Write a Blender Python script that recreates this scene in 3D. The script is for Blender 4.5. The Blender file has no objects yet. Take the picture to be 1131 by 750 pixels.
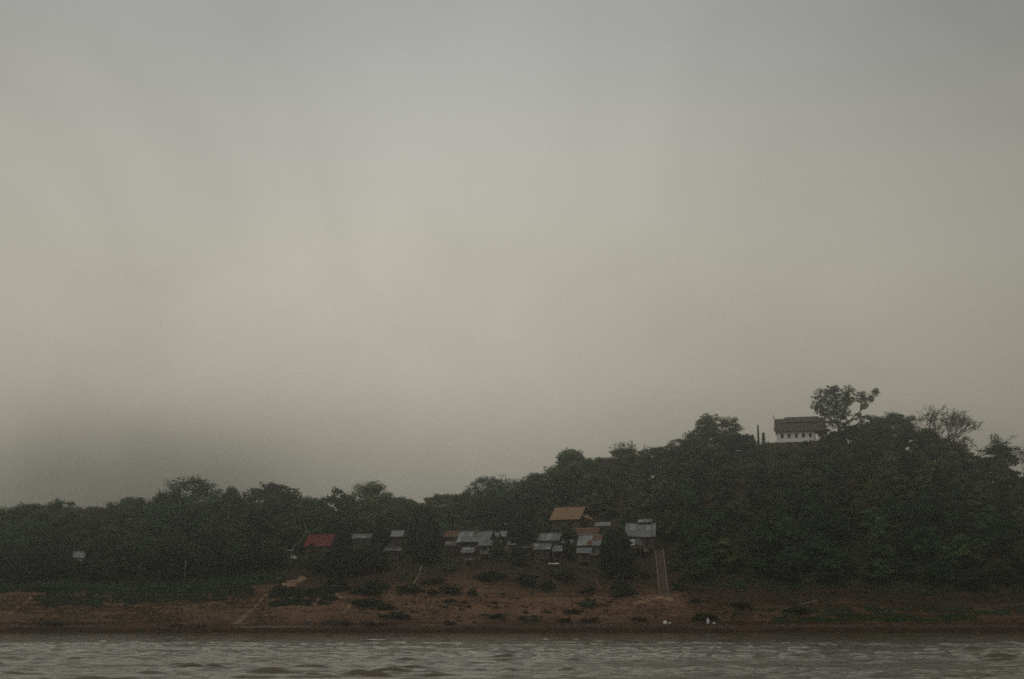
import bpy, math, random
import numpy as np
from mathutils import Vector

# ------------------------------------------------------------------ camera, sky, sun, exposure
scene = bpy.context.scene
COL = scene.collection
R = math.radians
FPX, CXP, CYP, HOR = 1570.8, 565.5, 375.0, 682.0      # focal length and centre in photo pixels, row of the horizon
TILT = math.atan((HOR - CYP) / FPX)
CAM_Z = 3.0
cam_data = bpy.data.cameras.new('camera')
cam_data.sensor_width = 36.0
cam_data.lens = 50.0
cam_data.clip_start = 0.5
cam_data.clip_end = 8000.0
cam = bpy.data.objects.new('camera', cam_data)
cam.location = (0, 0, CAM_Z)
cam.rotation_euler = (R(90) + TILT, 0, 0)
COL.objects.link(cam)
scene.camera = cam

SUN_EL, SUN_AZ = R(48), R(200)                        # veiled morning sun, behind the camera
world = bpy.data.worlds.new('World')
scene.world = world
world.use_nodes = True
wt = world.node_tree
wt.nodes.clear()
def wn(t, **kw):
    n = wt.nodes.new(t)
    for k, v in kw.items(): setattr(n, k, v)
    return n
w_out = wn('ShaderNodeOutputWorld'); w_bg = wn('ShaderNodeBackground')
w_sky = wn('ShaderNodeTexSky'); w_sky.sky_type = 'NISHITA'; w_sky.sun_disc = False
w_sky.sun_elevation = SUN_EL; w_sky.sun_rotation = SUN_AZ
w_sky.air_density = 2.0; w_sky.dust_density = 6.0
w_geo = wn('ShaderNodeTexCoord'); w_sep = wn('ShaderNodeSeparateXYZ')
w_noise = wn('ShaderNodeTexNoise'); w_noise.inputs['Scale'].default_value = 2.2; w_noise.inputs['Detail'].default_value = 3.0
w_noise.inputs['Roughness'].default_value = 0.45
w_map = wn('ShaderNodeMapping'); w_map.inputs['Scale'].default_value = (1.0, 1.0, 2.0)
w_ramp = wn('ShaderNodeValToRGB')
w_add = wn('ShaderNodeMath', operation='MULTIPLY_ADD')
wt.links.new(w_geo.outputs['Generated'], w_sep.inputs[0])
wt.links.new(w_geo.outputs['Generated'], w_map.inputs[0])
wt.links.new(w_map.outputs[0], w_noise.inputs['Vector'])
# elevation, blurred by slow drifting unevenness of the cloud deck
w_n0 = wn('ShaderNodeMath', operation='SUBTRACT'); w_n0.inputs[1].default_value = 0.5
wt.links.new(w_noise.outputs['Fac'], w_n0.inputs[0])
wt.links.new(w_n0.outputs[0], w_add.inputs[0]); w_add.inputs[1].default_value = 0.10
wt.links.new(w_sep.outputs['Z'], w_add.inputs[2])
w_fac = wn('ShaderNodeMapRange'); w_fac.inputs['From Min'].default_value = -0.1; w_fac.inputs['From Max'].default_value = 0.9
wt.links.new(w_add.outputs[0], w_fac.inputs['Value'])
wt.links.new(w_fac.outputs[0], w_ramp.inputs[0])
SKY = [(0.0, (0.23, 0.215, 0.176)), (0.14, (0.23, 0.215, 0.176)), (0.185, (0.330, 0.306, 0.248)), (0.235, (0.455, 0.420, 0.338)), (0.27, (0.500, 0.464, 0.378)),
       (0.335, (0.520, 0.490, 0.404)), (0.42, (0.500, 0.486, 0.430)), (0.50, (0.410, 0.420, 0.406)), (0.75, (0.36, 0.374, 0.37)), (1.0, (0.38, 0.392, 0.385))]
cr = w_ramp.color_ramp
while len(cr.elements) < len(SKY): cr.elements.new(0.5)
for e, (p, c) in zip(cr.elements, SKY):
    e.position = p; e.color = (*c, 1)
cr.interpolation = 'B_SPLINE'
w_dim = wn('ShaderNodeMix', data_type='RGBA', blend_type='MIX'); w_dim.inputs['Factor'].default_value = 0.03
w_hs = wn('ShaderNodeHueSaturation'); w_hs.inputs['Saturation'].default_value = 0.25; w_hs.inputs['Value'].default_value = 0.1
wt.links.new(w_sky.outputs[0], w_hs.inputs['Color'])
wt.links.new(w_ramp.outputs[0], w_dim.inputs['A']); wt.links.new(w_hs.outputs[0], w_dim.inputs['B'])
wt.links.new(w_dim.outputs['Result'], w_bg.inputs['Color'])
# the cloud is thinnest, and so brightest, low over the river ahead; it thickens slowly away from there
g_u, g_v = (380 - CXP) / FPX, (CYP - 215) / FPX
g_dir = Vector((g_u, math.cos(TILT) - g_v * math.sin(TILT), math.sin(TILT) + g_v * math.cos(TILT))).normalized()
w_dot = wn('ShaderNodeVectorMath', operation='DOT_PRODUCT'); w_dot.inputs[1].default_value = g_dir
wt.links.new(w_geo.outputs['Generated'], w_dot.inputs[0])
w_ac = wn('ShaderNodeMath', operation='ARCCOSINE'); wt.links.new(w_dot.outputs['Value'], w_ac.inputs[0])
w_q = wn('ShaderNodeMath', operation='DIVIDE'); wt.links.new(w_ac.outputs[0], w_q.inputs[0]); w_q.inputs[1].default_value = R(25)
w_sq = wn('ShaderNodeMath', operation='POWER'); wt.links.new(w_q.outputs[0], w_sq.inputs[0]); w_sq.inputs[1].default_value = 2.0
w_ng = wn('ShaderNodeMath', operation='MULTIPLY'); wt.links.new(w_sq.outputs[0], w_ng.inputs[0]); w_ng.inputs[1].default_value = -1.0
w_ex = wn('ShaderNodeMath', operation='EXPONENT'); wt.links.new(w_ng.outputs[0], w_ex.inputs[0])
w_ma = wn('ShaderNodeMath', operation='MULTIPLY_ADD'); wt.links.new(w_ex.outputs[0], w_ma.inputs[0]); w_ma.inputs[1].default_value = 0.54; w_ma.inputs[2].default_value = 0.46
# a darker bank of fog hangs over the land to the left, and the whole deck is unevenly thick
b_u, b_v = (150 - CXP) / FPX, (CYP - 545) / FPX
b_dir = Vector((b_u, math.cos(TILT) - b_v * math.sin(TILT), math.sin(TILT) + b_v * math.cos(TILT))).normalized()
w_df = wn('ShaderNodeVectorMath', operation='SUBTRACT'); wt.links.new(w_geo.outputs['Generated'], w_df.inputs[0]); w_df.inputs[1].default_value = b_dir
w_ds = wn('ShaderNodeVectorMath', operation='MULTIPLY'); wt.links.new(w_df.outputs[0], w_ds.inputs[0]); w_ds.inputs[1].default_value = (1 / 0.105, 1 / 0.5, 1 / 0.045)
w_nd = wn('ShaderNodeTexNoise'); w_nd.inputs['Scale'].default_value = 9.0; w_nd.inputs['Detail'].default_value = 3.0
wt.links.new(w_geo.outputs['Generated'], w_nd.inputs['Vector'])
w_dl = wn('ShaderNodeVectorMath', operation='DOT_PRODUCT'); wt.links.new(w_ds.outputs[0], w_dl.inputs[0]); wt.links.new(w_ds.outputs[0], w_dl.inputs[1])
w_de = wn('ShaderNodeMath', operation='MULTIPLY_ADD'); wt.links.new(w_nd.outputs['Fac'], w_de.inputs[0]); w_de.inputs[1].default_value = -1.6; wt.links.new(w_dl.outputs['Value'], w_de.inputs[2])
w_dn = wn('ShaderNodeMath', operation='MULTIPLY'); wt.links.new(w_de.outputs[0], w_dn.inputs[0]); w_dn.inputs[1].default_value = -1.0
w_dx = wn('ShaderNodeMath', operation='EXPONENT'); wt.links.new(w_dn.outputs[0], w_dx.inputs[0])
w_dm = wn('ShaderNodeMath', operation='MULTIPLY_ADD'); wt.links.new(w_dx.outputs[0], w_dm.inputs[0]); w_dm.inputs[1].default_value = -0.24; w_dm.inputs[2].default_value = 1.0
w_n2 = wn('ShaderNodeTexNoise'); w_n2.inputs['Scale'].default_value = 4.5; w_n2.inputs['Detail'].default_value = 4.0; w_n2.inputs['Roughness'].default_value = 0.5
w_n2.inputs['Distortion'].default_value = 0.6
wt.links.new(w_geo.outputs['Generated'], w_n2.inputs['Vector'])
w_nm = wn('ShaderNodeMath', operation='MULTIPLY_ADD'); wt.links.new(w_n2.outputs['Fac'], w_nm.inputs[0]); w_nm.inputs[1].default_value = 0.5; w_nm.inputs[2].default_value = 0.75
w_p1 = wn('ShaderNodeMath', operation='MULTIPLY'); wt.links.new(w_ma.outputs[0], w_p1.inputs[0]); wt.links.new(w_dm.outputs[0], w_p1.inputs[1])
w_p2 = wn('ShaderNodeMath', operation='MULTIPLY'); wt.links.new(w_p1.outputs[0], w_p2.inputs[0]); wt.links.new(w_nm.outputs[0], w_p2.inputs[1])
wt.links.new(w_p2.outputs[0], w_bg.inputs['Strength'])
wt.links.new(w_bg.outputs[0], w_out.inputs['Surface'])

sun_data = bpy.data.lights.new('sun', 'SUN')
sun_data.energy = 0.8; sun_data.angle = R(40); sun_data.color = (1.0, 0.94, 0.84)
sun = bpy.data.objects.new('sun', sun_data)
sd = Vector((math.sin(SUN_AZ) * math.cos(SUN_EL), math.cos(SUN_AZ) * math.cos(SUN_EL), math.sin(SUN_EL)))
sun.rotation_euler = sd.to_track_quat('Z', 'Y').to_euler()
COL.objects.link(sun)

vs = scene.view_settings
vs.view_transform = 'Standard'; vs.look = 'None'; vs.exposure = 0.0; vs.gamma = 1.0; vs.use_curve_mapping = False
cy = scene.cycles
cy.max_bounces = 5; cy.diffuse_bounces = 2; cy.glossy_bounces = 2; cy.transmission_bounces = 2
cy.volume_bounces = 1; cy.transparent_max_bounces = 8; cy.caustics_reflective = False; cy.caustics_refractive = False
cy.use_denoising = False

# ------------------------------------------------------------------ helpers
def at(px, py, Y):
    """Point at depth Y on the sight line of a photo pixel."""
    u, v = (px - CXP) / FPX, (CYP - py) / FPX
    st, ct = math.sin(TILT), math.cos(TILT)
    d = Vector((u, ct - v * st, st + v * ct))
    return Vector((0, 0, CAM_Z)) + d * (Y / d.y)

def tag(o, label=None, cat=None, group=None, kind=None):
    if label: o['label'] = label
    if cat: o['category'] = cat
    if group: o['group'] = group
    if kind: o['kind'] = kind
    return o

def empty(name, loc, rz=0.0):
    o = bpy.data.objects.new(name, None)
    o.empty_display_size = 0.5
    o.location = loc; o.rotation_euler = (0, 0, rz)
    COL.objects.link(o)
    return o

def link(name, me, mat=None, parent=None, loc=None):
    o = bpy.data.objects.new(name, me)
    if mat is not None and not me.materials: me.materials.append(mat)
    if parent is not None: o.parent = parent
    if loc is not None: o.location = loc
    COL.objects.link(o)
    return o

def copy_tree(o, parent=None):
    c = o.copy(); COL.objects.link(c)
    if parent is not None: c.parent = parent
    for ch in list(o.children): copy_tree(ch, c)
    return c

def np_mesh(name, verts, faces, smooth=False, mat_idx=None):
    """Mesh from arrays; faces all with the same number of corners."""
    verts = np.asarray(verts, dtype=np.float32); faces = np.asarray(faces, dtype=np.int32)
    k = faces.shape[1]
    me = bpy.data.meshes.new(name)
    me.vertices.add(len(verts)); me.vertices.foreach_set('co', verts.ravel())
    me.loops.add(faces.size); me.loops.foreach_set('vertex_index', faces.ravel())
    me.polygons.add(len(faces)); me.polygons.foreach_set('loop_start', np.arange(0, faces.size, k, dtype=np.int32))
    if smooth: me.polygons.foreach_set('use_smooth', np.ones(len(faces), dtype=bool))
    me.update(calc_edges=True)
    return me

class MB:
    """Collects boxes, prisms and tubes into one mesh."""
    def __init__(s): s.v = []; s.f = []
    def add(s, vs_, fs):
        b = len(s.v); s.v += [tuple(p) for p in vs_]; s.f += [tuple(i + b for i in f) for f in fs]; return s
    def box(s, x0, x1, y0, y1, z0, z1):
        return s.add([(x0,y0,z0),(x1,y0,z0),(x1,y1,z0),(x0,y1,z0),(x0,y0,z1),(x1,y0,z1),(x1,y1,z1),(x0,y1,z1)],
                     [(3,2,1,0),(4,5,6,7),(0,1,5,4),(1,2,6,5),(2,3,7,6),(3,0,4,7)])
    def prism(s, pts, y0, y1):
        """polygon in x,z swept from y0 to y1"""
        n = len(pts)
        v = [(x, y0, z) for x, z in pts] + [(x, y1, z) for x, z in pts]
        return s.add(v, [tuple(range(n)), tuple(range(2*n-1, n-1, -1))] + [(i, i+n, (i+1) % n + n, (i+1) % n) for i in range(n)])
    def prism_x(s, pts, x0, x1):
        """polygon in y,z swept from x0 to x1"""
        n = len(pts)
        v = [(x0, y, z) for y, z in pts] + [(x1, y, z) for y, z in pts]
        return s.add(v, [tuple(range(n-1, -1, -1)), tuple(range(n, 2*n))] + [((i+1) % n, (i+1) % n + n, i+n, i) for i in range(n)])
    def tube(s, pts, radii, sides=6, cap=True):
        pts = [Vector(p) for p in pts]; b = len(s.v); n = len(pts)
        for i, p in enumerate(pts):
            t = (pts[min(i+1, n-1)] - pts[max(i-1, 0)]).normalized()
            a = t.orthogonal().normalized() if i == 0 else (a - t * a.dot(t)).normalized()
            c = t.cross(a)
            for k in range(sides):
                q = 2 * math.pi * k / sides
                s.v.append(tuple(p + (a * math.cos(q) + c * math.sin(q)) * radii[i]))
        for i in range(n - 1):
            for k in range(sides):
                k2 = (k + 1) % sides
                s.f.append((b + i*sides + k, b + i*sides + k2, b + (i+1)*sides + k2, b + (i+1)*sides + k))
        if cap and sides > 2:
            s.f.append(tuple(b + k for k in range(sides - 1, -1, -1))); s.f.append(tuple(b + (n-1)*sides + k for k in range(sides)))
        return s
    def mesh(s, name, smooth=False):
        me = bpy.data.meshes.new(name); me.from_pydata(s.v, [], s.f); me.update()
        if smooth: me.polygons.foreach_set('use_smooth', [True] * len(me.polygons))
        return me
    def build(s, name, mat, parent=None, loc=None, smooth=False):
        return link(name, s.mesh(name, smooth), mat, parent, loc)

# value noise for shaping ground and water
_tab = np.random.RandomState(7).rand(256, 256)
def vnoise(x, y):
    x = np.asarray(x, dtype=float); y = np.asarray(y, dtype=float)
    xi = np.floor(x).astype(int); yi = np.floor(y).astype(int)
    fx, fy = x - xi, y - yi
    fx = fx * fx * (3 - 2 * fx); fy = fy * fy * (3 - 2 * fy)
    g = lambda i, j: _tab[i & 255, j & 255]
    return (g(xi, yi) * (1-fx) + g(xi+1, yi) * fx) * (1-fy) + (g(xi, yi+1) * (1-fx) + g(xi+1, yi+1) * fx) * fy - 0.5
def fbm(x, y, o=4):
    t = 0; a = 1.0
    for i in range(o):
        t = t + a * vnoise(x * 2**i + 17.3*i, y * 2**i + 5.1*i); a *= 0.5
    return t

# ------------------------------------------------------------------ materials
MATS = {}
def mat(name):
    m = bpy.data.materials.new(name); m.use_nodes = True
    nt = m.node_tree; nt.nodes.clear()
    o = nt.nodes.new('ShaderNodeOutputMaterial')
    MATS[name] = m
    return m, nt, o
def nd(nt, t, ins=None, **kw):
    n = nt.nodes.new(t)
    for k, v in kw.items(): setattr(n, k, v)
    for k, v in (ins or {}).items(): n.inputs[k].default_value = v
    return n
def ramp(nt, fac, stops):
    n = nt.nodes.new('ShaderNodeValToRGB'); c = n.color_ramp
    while len(c.elements) < len(stops): c.elements.new(0.5)
    for e, (p, col) in zip(c.elements, stops): e.position = p; e.color = (*col, 1)
    nt.links.new(fac, n.inputs[0])
    return n.outputs[0]
def noise(nt, vec, scale, detail=4, rough=0.6):
    n = nd(nt, 'ShaderNodeTexNoise', {'Scale': scale, 'Detail': detail, 'Roughness': rough})
    nt.links.new(vec, n.inputs['Vector'])
    return n.outputs['Fac']
def mixc(nt, fac, a, b, blend='MIX'):
    n = nd(nt, 'ShaderNodeMix', data_type='RGBA', blend_type=blend)
    for sock, v in (('Factor', fac), ('A', a), ('B', b)):
        if isinstance(v, (int, float)): n.inputs[sock].default_value = v
        elif isinstance(v, tuple): n.inputs[sock].default_value = (*v, 1)
        else: nt.links.new(v, n.inputs[sock])
    return n.outputs['Result']
def math_n(nt, op, a, b=None, clamp=False):
    n = nd(nt, 'ShaderNodeMath', operation=op, use_clamp=clamp)
    for i, v in enumerate((a, b)):
        if v is None: continue
        if isinstance(v, (int, float)): n.inputs[i].default_value = v
        else: nt.links.new(v, n.inputs[i])
    return n.outputs[0]
def finish(nt, out, col, rough=0.85, bump=None, strength=0.4, dist=0.05, metallic=0.0, spec=0.3):
    p = nd(nt, 'ShaderNodeBsdfPrincipled', {'Metallic': metallic})
    p.inputs['Specular IOR Level'].default_value = spec
    if isinstance(rough, (int, float)): p.inputs['Roughness'].default_value = rough
    else: nt.links.new(rough, p.inputs['Roughness'])
    if isinstance(col, tuple): p.inputs['Base Color'].default_value = (*col, 1)
    else: nt.links.new(col, p.inputs['Base Color'])
    if bump is not None:
        b = nd(nt, 'ShaderNodeBump', {'Strength': strength, 'Distance': dist})
        nt.links.new(bump, b.inputs['Height']); nt.links.new(b.outputs[0], p.inputs['Normal'])
    nt.links.new(p.outputs[0], out.inputs['Surface'])
    return p

def simple_mat(name, c1, c2, scale=3.0, rough=0.85, stretch=(1, 1, 1), detail=5, bump=0.3, spec=0.2, metallic=0.0):
    """two-tone weathered surface in object space"""
    m, nt, o = mat(name)
    tc = nd(nt, 'ShaderNodeTexCoord'); mp = nd(nt, 'ShaderNodeMapping'); mp.inputs['Scale'].default_value = stretch
    oi = nd(nt, 'ShaderNodeObjectInfo')
    va = nd(nt, 'ShaderNodeVectorMath', operation='ADD'); sc = nd(nt, 'ShaderNodeVectorMath', operation='SCALE')
    cmb = nd(nt, 'ShaderNodeCombineXYZ')
    for k in range(3): nt.links.new(oi.outputs['Random'], cmb.inputs[k])
    nt.links.new(cmb.outputs[0], sc.inputs[0]); sc.inputs['Scale'].default_value = 57.0
    nt.links.new(tc.outputs['Object'], va.inputs[0]); nt.links.new(sc.outputs[0], va.inputs[1])
    nt.links.new(va.outputs[0], mp.inputs[0])
    f = noise(nt, mp.outputs[0], scale, detail, 0.65)
    c = ramp(nt, f, [(0.3, c1), (0.7, c2)])
    hs = nd(nt, 'ShaderNodeHueSaturation')
    v = nd(nt, 'ShaderNodeMapRange', {'To Min': 0.86, 'To Max': 1.14}); nt.links.new(oi.outputs['Random'], v.inputs['Value'])
    nt.links.new(v.outputs[0], hs.inputs['Value']); nt.links.new(c, hs.inputs['Color'])
    finish(nt, o, hs.outputs[0], rough, f, bump, 0.03, metallic, spec)
    return m

def leaf_mat(name, dark, mid, light, trans=0.25):
    m, nt, o = mat(name)
    at_ = nd(nt, 'ShaderNodeAttribute', attribute_name='tone')
    oi = nd(nt, 'ShaderNodeObjectInfo')
    c = ramp(nt, at_.outputs['Fac'], [(0.0, dark), (0.5, mid), (1.0, light)])
    hs = nd(nt, 'ShaderNodeHueSaturation')
    h = nd(nt, 'ShaderNodeMapRange', {'To Min': 0.47, 'To Max': 0.52}); v = nd(nt, 'ShaderNodeMapRange', {'To Min': 0.7, 'To Max': 1.3})
    nt.links.new(oi.outputs['Random'], h.inputs['Value'])
    r2 = math_n(nt, 'FRACT', math_n(nt, 'MULTIPLY', oi.outputs['Random'], 7.31)); nt.links.new(r2, v.inputs['Value'])
    nt.links.new(h.outputs[0], hs.inputs['Hue']); nt.links.new(v.outputs[0], hs.inputs['Value']); nt.links.new(c, hs.inputs['Color'])
    d = nd(nt, 'ShaderNodeBsdfDiffuse'); t = nd(nt, 'ShaderNodeBsdfTranslucent'); mx = nd(nt, 'ShaderNodeMixShader', {'Fac': trans})
    nt.links.new(hs.outputs[0], d.inputs[0]); nt.links.new(hs.outputs[0], t.inputs[0])
    nt.links.new(d.outputs[0], mx.inputs[1]); nt.links.new(t.outputs[0], mx.inputs[2]); nt.links.new(mx.outputs[0], o.inputs['Surface'])
    return m

leaf_mat('leaf_deep', (0.018, 0.044, 0.023), (0.036, 0.082, 0.036), (0.068, 0.128, 0.050))
leaf_mat('leaf_mid', (0.030, 0.062, 0.027), (0.060, 0.114, 0.044), (0.108, 0.172, 0.064))
leaf_mat('leaf_olive', (0.042, 0.058, 0.024), (0.082, 0.100, 0.041), (0.135, 0.150, 0.062))
leaf_mat('leaf_bush', (0.013, 0.025, 0.015), (0.024, 0.044, 0.024), (0.040, 0.066, 0.033))
leaf_mat('leaf_brown', (0.045, 0.025, 0.016), (0.065, 0.038, 0.022), (0.085, 0.055, 0.03), 0.15)
leaf_mat('straw', (0.045, 0.027, 0.016), (0.10, 0.064, 0.036), (0.18, 0.122, 0.07), 0.1)
leaf_mat('leaf_garden', (0.015, 0.035, 0.021), (0.025, 0.056, 0.031), (0.040, 0.080, 0.041))
leaf_mat('grass_green', (0.02, 0.06, 0.022), (0.03, 0.09, 0.03), (0.05, 0.12, 0.04), 0.2)
simple_mat('bark', (0.035, 0.028, 0.020), (0.085, 0.07, 0.052), 6, stretch=(1, 1, 0.25))
simple_mat('bark_pale', (0.16, 0.145, 0.12), (0.30, 0.28, 0.24), 5, stretch=(1, 1, 0.3))
simple_mat('twig', (0.07, 0.06, 0.05), (0.13, 0.115, 0.095), 4)
simple_mat('bamboo', (0.13, 0.10, 0.065), (0.24, 0.19, 0.125), 3)
simple_mat('iron_grey', (0.105, 0.117, 0.120), (0.225, 0.240, 0.240), 2.2, 0.55, (1, 0.4, 1), metallic=0.15, spec=0.4)
simple_mat('iron_pale', (0.17, 0.184, 0.184), (0.32, 0.335, 0.328), 2.0, 0.55, (1, 0.4, 1), metallic=0.1, spec=0.4)
simple_mat('iron_dull', (0.06, 0.057, 0.054), (0.14, 0.137, 0.13), 2.4, 0.7, (1, 0.4, 1))
simple_mat('iron_rust', (0.08, 0.04, 0.024), (0.19, 0.11, 0.07), 2.6, 0.85, (1, 0.4, 1))
simple_mat('red_roof', (0.10, 0.018, 0.019), (0.18, 0.034, 0.033), 2.0, 0.6, (1, 0.4, 1))
simple_mat('thatch', (0.15, 0.095, 0.050), (0.31, 0.205, 0.115), 5.0, 0.95, (4, 0.6, 1), bump=0.8)
simple_mat('board', (0.035, 0.028, 0.021), (0.09, 0.073, 0.056), 4.0, 0.9, (6, 6, 0.4))
simple_mat('board_pale', (0.085, 0.08, 0.07), (0.19, 0.182, 0.165), 2.0, 0.9, (4, 4, 0.4))
simple_mat('bamboo_mat', (0.045, 0.035, 0.024), (0.10, 0.08, 0.055), 5.0, 0.95)
simple_mat('limewash', (0.55, 0.53, 0.48), (0.78, 0.76, 0.71), 1.6, 0.9, (1, 1, 0.5), bump=0.15)
simple_mat('post_wood', (0.06, 0.045, 0.035), (0.14, 0.11, 0.085), 5.0, 0.9, (1, 1, 0.3))
simple_mat('shutter', (0.018, 0.013, 0.01), (0.05, 0.035, 0.026), 3.0, 0.8)
simple_mat('dark_inside', (0.012, 0.010, 0.008), (0.03, 0.025, 0.02), 3.0, 0.95)
simple_mat('temple_tile', (0.050, 0.038, 0.031), (0.095, 0.072, 0.058), 3.0, 0.85, (3, 0.4, 1))
simple_mat('concrete', (0.10, 0.082, 0.062), (0.21, 0.175, 0.138), 1.5, 0.95)
simple_mat('step_stone', (0.07, 0.055, 0.04), (0.15, 0.12, 0.09), 2.0, 0.95)
simple_mat('tarp_pale', (0.42, 0.44, 0.44), (0.62, 0.64, 0.63), 1.4, 0.6, bump=0.2)
simple_mat('tarp_blue', (0.10, 0.17, 0.22), (0.17, 0.27, 0.33), 1.4, 0.5, bump=0.2)
simple_mat('sack', (0.50, 0.48, 0.44), (0.74, 0.72, 0.67), 3.0, 0.8)
simple_mat('driftwood', (0.12, 0.10, 0.08), (0.27, 0.23, 0.19), 4.0, 0.9, (0.4, 2, 2))
simple_mat('stone', (0.09, 0.075, 0.06), (0.22, 0.18, 0.15), 2.0, 0.95)
simple_mat('clay', (0.17, 0.100, 0.058), (0.29, 0.185, 0.112), 1.2, 0.95, (1, 1, 1), bump=0.6)

# the earth of the bank and of the hill behind it
m, nt, o = mat('earth')
geo = nd(nt, 'ShaderNodeNewGeometry'); sep = nd(nt, 'ShaderNodeSeparateXYZ'); nt.links.new(geo.outputs['Position'], sep.inputs[0])
pos = geo.outputs['Position']
mp = nd(nt, 'ShaderNodeMapping'); mp.inputs['Scale'].default_value = (0.05, 0.25, 1.6); nt.links.new(pos, mp.inputs[0])
strata = noise(nt, mp.outputs[0], 1.0, 5, 0.65)
big = noise(nt, pos, 0.09, 5, 0.6); fine = noise(nt, pos, 1.7, 6, 0.75)
c = ramp(nt, strata, [(0.32, (0.050, 0.026, 0.016)), (0.5, (0.165, 0.090, 0.050)), (0.68, (0.27, 0.160, 0.095))])
c2 = ramp(nt, fine, [(0.37, (0.026, 0.016, 0.011)), (0.52, (0.155, 0.088, 0.050)), (0.70, (0.28, 0.175, 0.108))])
c = mixc(nt, 0.55, c, c2)
scrub = ramp(nt, fine, [(0.35, (0.016, 0.013, 0.009)), (0.65, (0.070, 0.046, 0.027))])     # weeds and litter
g_at = nd(nt, 'ShaderNodeAttribute', attribute_name='scrub')
msk = math_n(nt, 'MULTIPLY_ADD', big, 1.6)
nt.nodes[-1].inputs[2].default_value = -0.8
msk2 = math_n(nt, 'ADD', math_n(nt, 'ADD', g_at.outputs['Fac'], msk), math_n(nt, 'MULTIPLY', math_n(nt, 'SUBTRACT', fine, 0.5), 1.5), True)
c = mixc(nt, msk2, c, scrub)
d_at = nd(nt, 'ShaderNodeAttribute', attribute_name='drygrass')
dry = ramp(nt, fine, [(0.37, (0.048, 0.031, 0.018)), (0.66, (0.185, 0.120, 0.066))])
c = mixc(nt, d_at.outputs['Fac'], c, dry)
r_at = nd(nt, 'ShaderNodeAttribute', attribute_name='wet')
wetc = ramp(nt, fine, [(0.35, (0.014, 0.008, 0.006)), (0.7, (0.070, 0.034, 0.022))])
c = mixc(nt, r_at.outputs['Fac'], c, wetc)
finish(nt, o, c, 0.95, fine, 0.9, 0.25, spec=0.1)

# muddy river
m, nt, o = mat('river_water')
geo = nd(nt, 'ShaderNodeNewGeometry'); mp = nd(nt, 'ShaderNodeMapping'); mp.inputs['Scale'].default_value = (0.4, 1.0, 1.0)
nt.links.new(geo.outputs['Position'], mp.inputs[0])
rip = noise(nt, mp.outputs[0], 1.3, 6, 0.68)
silt = noise(nt, geo.outputs['Position'], 0.05, 3, 0.5)
c = ramp(nt, silt, [(0.3, (0.070, 0.054, 0.028)), (0.7, (0.105, 0.082, 0.045))])
p = finish(nt, o, c, 0.06, rip, 1.0, 0.2, spec=0.5)
calm = noise(nt, geo.outputs['Position'], 0.19, 4, 0.6)
cm = nd(nt, 'ShaderNodeMapRange', {'From Min': 0.38, 'From Max': 0.62, 'To Min': 0.3, 'To Max': 0.9}); nt.links.new(calm, cm.inputs['Value'])
for n_ in nt.nodes:
    if n_.type == 'BUMP': nt.links.new(cm.outputs[0], n_.inputs['Strength'])
p.inputs['IOR'].default_value = 1.33

# ------------------------------------------------------------------ houses: pixel spans first, the ground is levelled under them
# name, left, right, eave row, ridge row, depth Y of the front eave, depth of the house, wall height, yaw
HOUSES = {
 'red':      (334, 366, 603, 590, 336, 5.5, 2.2, -16),
 'hidden':   (388, 410, 594.5, 590, 345, 4.0, 2.3, -5),
 'knoll':    (431, 445, 592.5, 586, 343, 4.0, 2.4, -8),
 'lean':     (423, 442, 608.5, 605, 333, 3.0, 2.1, -8),
 'rusty':    (489, 515, 593, 586, 346, 5.0, 2.3, -14),
 'grey':     (502, 541, 598.5, 587, 336.5, 6.0, 2.2, -20),
 'mid':      (527, 552, 602.5, 597, 331.5, 3.2, 2.1, -10),
 'low':      (509, 523, 610.5, 605, 327.5, 2.6, 1.9, -6),
 'back':     (550, 559, 592.5, 587, 345, 4.0, 2.2, -8),
 'strip':    (560, 570, 602, 598, 335, 3.0, 2.0, -4),
 'pair_top': (593, 618, 597, 589, 339, 5.0, 2.2, -18),
 'pair_low': (588, 608, 607, 600, 331, 4.2, 2.2, -16),
 'pair_end': (610, 621, 609, 603, 330, 3.4, 2.0, -3),
 'thatched': (605, 642, 574.5, 561, 353, 7.0, 2.2, -27),
 'tiny':     (657, 674, 581, 577, 356, 3.0, 2.2, -6),
 'brown':    (632, 661, 591.5, 584, 345, 5.0, 2.2, -14),
 'patched':  (637, 664, 602.5, 591, 334, 6.0, 2.4, -12),
 'landing':  (690, 724, 593, 578, 333, 6.5, 2.6, -9),
 'row_a':    (541, 551, 593, 588, 342, 3.5, 2.1, -12),
 'row_b':    (572, 588, 604.5, 599.5, 334, 3.5, 2.0, -10),
 'row_c':    (543, 560, 608.5, 604, 328, 2.6, 1.9, -8),
 'row_d':    (636, 653, 611, 605.5, 328.5, 3.0, 1.9, -8),
 'row_e':    (665, 684, 600, 594, 340, 4.0, 2.0, -10),
 'row_f':    (490, 503, 603, 598.5, 334, 2.8, 1.9, -8),
 'slip':     (620, 632, 600, 596.5, 337, 2.6, 2.0, -6),
 'nook':     (571, 584, 590, 586.5, 350, 3.0, 2.0, -6),
 'white':    (79, 93, 616, 609, 339, 4.0, 2.6, 4),
 'glimpse':  (136, 150, 616.5, 611, 345, 4.0, 2.3, 0),
}
TEMPLE_Y = 402.0
STAIR = (313.0, 334.5, at(733, 655.5, 313.0), at(728, 608, 334.5))
def house_frame(k):
    l, r, ye, yr, Y, d, hw, yaw = HOUSES[k]
    a, b = at(l, ye, Y), at(r, ye, Y)
    return (a + b) / 2, b.x - a.x, d, hw, R(yaw)

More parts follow.
